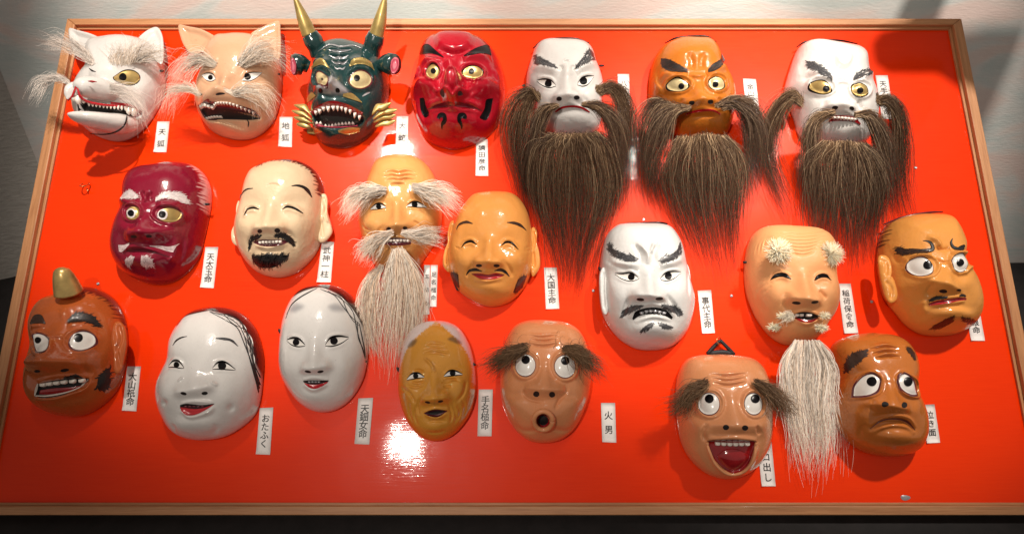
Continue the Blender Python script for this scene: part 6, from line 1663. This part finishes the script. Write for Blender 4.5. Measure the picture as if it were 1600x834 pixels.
def tufts(m, guides_l, guides_r, n=330):
    bc = [(.12, .062, .034), (.06, .032, .018), (.24, .135, .07), (.38, .24, .13)]
    for g in (guides_l, guides_r): m.hair('eyebrow', g, n, .0008, bc, layer=.011, noise=.004, lenvar=.5, rootj=.003, steps=10, color_tip=(.20, .11, .055), label='bushy brown hair eyebrow')

def hyottoko():
    m = Mask('pouting_mask', 'tan mask with a round protruding open mouth and upturned white eyes, bottom row centre', (750, 490, 3.79),
        [(165, 130), (210, 70), (290, 42), (400, 40), (510, 55), (580, 95), (622, 160), (645, 250), (655, 370), (645, 480), (610, 590), (560, 680), (490, 740), (400, 765), (300, 755), (220, 700), (160, 610), (130, 520), (118, 400), (125, 290), (140, 200)],
        0.074, (0.68, 0.275, 0.12), 'high_gloss', seed=19, p=2.7)
    m.wrinkles([[(280, 130), (360, 140), (470, 130)], [(290, 150), (370, 162), (460, 152)], [(280, 178), (370, 192), (470, 178)]], 6, -2.4, 2)
    m.nose((385, 300), (380, 445), 30, 78, 26, .8, .5, .1)
    m.ridge([(270, 420), (255, 460), (290, 505), (380, 525)], 8, -3)
    m.ridge([(500, 420), (515, 460), (470, 510), (440, 570)], 9, -4)
    m.bump(210, 540, 70, 70, 10); m.bump(540, 540, 70, 75, 9)
    m.bump(205, 480, 50, 24, -5); m.bump(530, 490, 60, 26, -5)
    m.bump(375, 610, 95, 90, 18, 0, 1.2, 14)
    m.ridge([(180, 640), (250, 690), (340, 690)], 12, -5); m.ridge([(430, 680), (520, 692), (590, 640)], 12, -5)
    m.pit([(374 + 46 * math.cos(a_), 632 + 46 * math.sin(a_)) for a_ in np.linspace(0, 6.283, 12, endpoint=False)], -20, 7)
    m.ridge([(374 + 56 * math.cos(a_), 632 + 56 * math.sin(a_)) for a_ in np.linspace(0, 6.283, 17)], 8, 8, 0, n=24)
    m.eye_round(269, 303, 58, 64, 270, 272, 25, 'white', 8, 7, 4, edge=1.05)
    m.eye_round(504, 310, 60, 66, 505, 278, 25, 'white', -8, 7, 4, edge=1.05)
    m.nostril(333, 475, 18, 17); m.nostril(427, 478, 18, 17)
    m.finish()
    o = m.disc('mouth', 374, 632, 50, 50, 'red_deep', .6)
    m.disc('mouth_hollow', 374, 630, 30, 30, 'dark', 1.2, parent=o)
    m.surf_tube('lips', [(374 + 55 * math.cos(a_), 632 + 55 * math.sin(a_)) for a_ in np.linspace(0, 6.283, 21)], 4.2, 'own', 1.0, n=48)
    tufts(m, [[(270, 190, 84), (180, 215, 92), (90, 260, 80), (0, 310, 62)], [(265, 210, 82), (190, 260, 88), (110, 310, 74), (60, 355, 60)]],
             [[(505, 200, 84), (590, 205, 92), (660, 260, 76), (720, 330, 60)], [(505, 215, 82), (570, 260, 90), (640, 330, 76), (700, 400, 60)]])
    m.hair('eyebrow_strand', [[(150, 215, 60), (155, 160, 66), (160, 150, 60)], [(600, 210, 60), (630, 180, 66), (632, 170, 56)]], 14, .0006, [(.1, .06, .04)], layer=.004, noise=.004)
hyottoko()

def tongue_out():
    m = Mask('laughing_mask', 'tan laughing mask with a wide red mouth and a black cord loop on top', (1030, 520, 3.336),
        [(130, 150), (190, 120), (290, 113), (400, 116), (480, 130), (535, 175), (568, 250), (585, 350), (590, 450), (578, 560), (540, 650), (480, 720), (390, 760), (300, 755), (220, 715), (150, 640), (110, 550), (92, 450), (88, 340), (92, 240)],
        0.072, (0.68, 0.285, 0.125), 'high_gloss', seed=20, p=2.8)
    m.wrinkles([[(265, 215), (350, 225), (460, 212)], [(272, 235), (355, 250), (455, 235)], [(280, 258), (360, 272), (455, 258)]], 6, -2.4, 2)
    m.nose((375, 340), (400, 480), 28, 92, 24, .5, .5, .1)
    m.bump(200, 500, 60, 50, 11); m.bump(535, 480, 45, 50, 9)
    m.ridge([(250, 470), (230, 520), (245, 560)], 10, -4); m.ridge([(510, 480), (525, 530)], 10, -4)
    m.ridge([(245, 555), (380, 548), (510, 560)], 12, 6)
    m.ridge([(245, 570), (280, 660), (330, 725), (400, 742), (460, 710), (500, 640), (512, 570)], 11, 7)
    m.ridge([(110, 520), (150, 610), (230, 690)], 9, -4)
    m.pit([(258, 568), (380, 565), (500, 570), (485, 640), (440, 705), (385, 725), (325, 700), (285, 645)], -10, 7)
    m.eye_round(262, 368, 55, 56, 260, 342, 23, 'white', 6, 7, 4, edge=1.07)
    m.eye_round(494, 368, 47, 55, 500, 342, 23, 'white', -6, 7, 4, edge=1.07)
    m.nostril(348, 491, 16, 14); m.nostril(448, 494, 16, 14)
    m.finish()
    o = m.band('mouth', [(254, 566), (320, 563), (380, 562), (440, 563), (504, 568)], [(258, 580), (290, 660), (380, 730), (460, 690), (500, 580)], 'red_deep', .8, m=16)
    m.band('tongue', [(300, 640), (340, 610), (390, 604), (440, 620), (475, 640)], [(305, 655), (340, 700), (385, 722), (435, 700), (472, 655)], 'red_deep', 2.0, 6, m=14, parent=o)
    m.teeth([(285, 568), (380, 572), (470, 570)], 6, 17, off=6)
    m.stroke('lip_line', [(250, 562), (380, 558), (508, 566)], [3, 6, 3], 'maroon', 1.4)
    m.surf_tube('lips', [(250, 570), (262, 620), (290, 680), (335, 724), (385, 738), (440, 722), (480, 680), (500, 620), (508, 570)], 2.6, 'own', .6, n=48)
    tufts(m, [[(240, 250, 82), (160, 280, 90), (100, 340, 76), (20, 350, 60)], [(240, 275, 80), (180, 330, 86), (120, 390, 74), (40, 430, 56)]],
             [[(502, 250, 82), (580, 285, 88), (650, 350, 72), (720, 420, 58)], [(505, 270, 80), (560, 320, 86), (620, 390, 74), (680, 450, 58)]])
    for pts in ([(250, 108, 8), (285, 70, 10), (318, 38, 12)], [(318, 38, 12), (355, 75, 10), (392, 112, 8)]):
        m.tube('hanging_cord', pts, [3.2, 3.4, 3.0], 'cord', 8, n=10)
    m.tube('hanging_cord', [(262, 106, 6), (330, 100, 7), (380, 108, 6)], [5, 5, 5], 'cord', 8, n=8)
    m.tube('hook', [(312, 62, 16), (300, 35, 20), (314, 22, 14), (322, 40, 8), (318, 60, 4)], [1, 1, 1], 'wire', 8, n=16)
tongue_out()

def crying():
    m = Mask('sad_mask', 'orange-brown sad mask with drooping white eyes and turned-down mouth, bottom right', (1270, 510, 3.79),
        [(110, 130), (150, 80), (240, 50), (350, 38), (450, 42), (520, 70), (572, 130), (608, 210), (622, 310), (628, 420), (648, 520), (652, 610), (638, 690), (590, 745), (490, 770), (390, 765), (290, 735), (210, 680), (150, 600), (130, 500), (135, 380), (140, 280), (110, 200)],
        0.078, (0.54, 0.165, 0.030), 'high_gloss', seed=21, p=2.8)
    m.wrinkles([[(330, 140), (420, 122), (510, 135)], [(350, 165), (430, 148), (510, 160)], [(370, 190), (440, 175), (520, 180)]], 7, -3, 2.4)
    m.bump(430, 110, 100, 30, 3)
    m.nose((445, 330), (470, 470), 34, 84, 26, .8, .45, .15)
    m.ridge([(360, 430), (345, 480), (370, 505)], 9, -3)
    m.bump(270, 520, 80, 60, 8); m.bump(612, 490, 30, 60, 4)
    m.ridge([(320, 580), (290, 600), (270, 660)], 10, -3)
    m.bump(500, 670, 130, 60, 13, 0, 1.4)
    m.ridge([(335, 590), (400, 545), (480, 530), (560, 545), (610, 600)], 10, 6)
    m.ridge([(335, 610), (400, 560), (480, 548), (555, 562), (605, 620)], 7, -4)
    m.ridge([(330, 640), (400, 600), (480, 585), (560, 600), (600, 640)], 12, 4)
    m.bump(315, 345, 90, 66, 7, 20, 1.6); m.bump(555, 345, 66, 66, 7, 0, 1.6)
    m.ridge([(225, 415), (240, 345), (290, 285), (360, 270), (405, 310), (400, 380), (340, 415), (225, 425)], 8, 4, 0, n=22)
    m.ridge([(500, 300), (530, 270), (580, 290), (620, 350), (625, 415), (560, 410), (510, 370), (495, 310)], 8, 4, 0, n=22)
    m.nostril(429, 459, 20, 16); m.nostril(543, 463, 18, 17)
    m.finish()
    o = m.band('eye', [(240, 408), (250, 350), (300, 295), (350, 282), (395, 310)], [(242, 410), (290, 408), (340, 400), (380, 375), (396, 325)], 'white', 1.0, 1.5, m=14)
    m.band('eye_rim', [(226, 417), (240, 345), (295, 282), (355, 270), (406, 308)], [(228, 420), (290, 419), (345, 410), (390, 385), (406, 322)], 'maroon', .5, .5, parent=o, m=14)
    m.disc('pupil', 346, 325, 29, 28, 'black', 3.2, parent=o)
    o = m.band('eye', [(508, 330), (515, 295), (545, 282), (590, 320), (612, 398)], [(510, 335), (525, 365), (555, 390), (590, 402), (612, 402)], 'white', 1.0, 1.5, m=14)
    m.band('eye_rim', [(496, 330), (505, 282), (545, 270), (598, 312), (622, 405)], [(498, 336), (518, 378), (552, 403), (590, 413), (622, 413)], 'maroon', .5, .5, parent=o, m=14)
    m.disc('pupil', 561, 326, 26, 28, 'black', 3.2, parent=o)
    m.brush('eyebrow', [(195, 215), (225, 175), (270, 150), (318, 142)], [(205, 262), (240, 230), (280, 200), (305, 178)], 'brown_paint', 420, 36, .5, 4.5)
    m.brush('eyebrow', [(552, 118), (580, 130), (605, 170)], [(570, 150), (590, 178), (606, 198)], 'brown_paint', 160, 26, .5, 4)
    m.stroke('mouth', [(338, 604), (400, 560), (480, 545), (555, 562), (606, 612)], [2, 6, 7, 6, 2], 'maroon', .8)
crying()
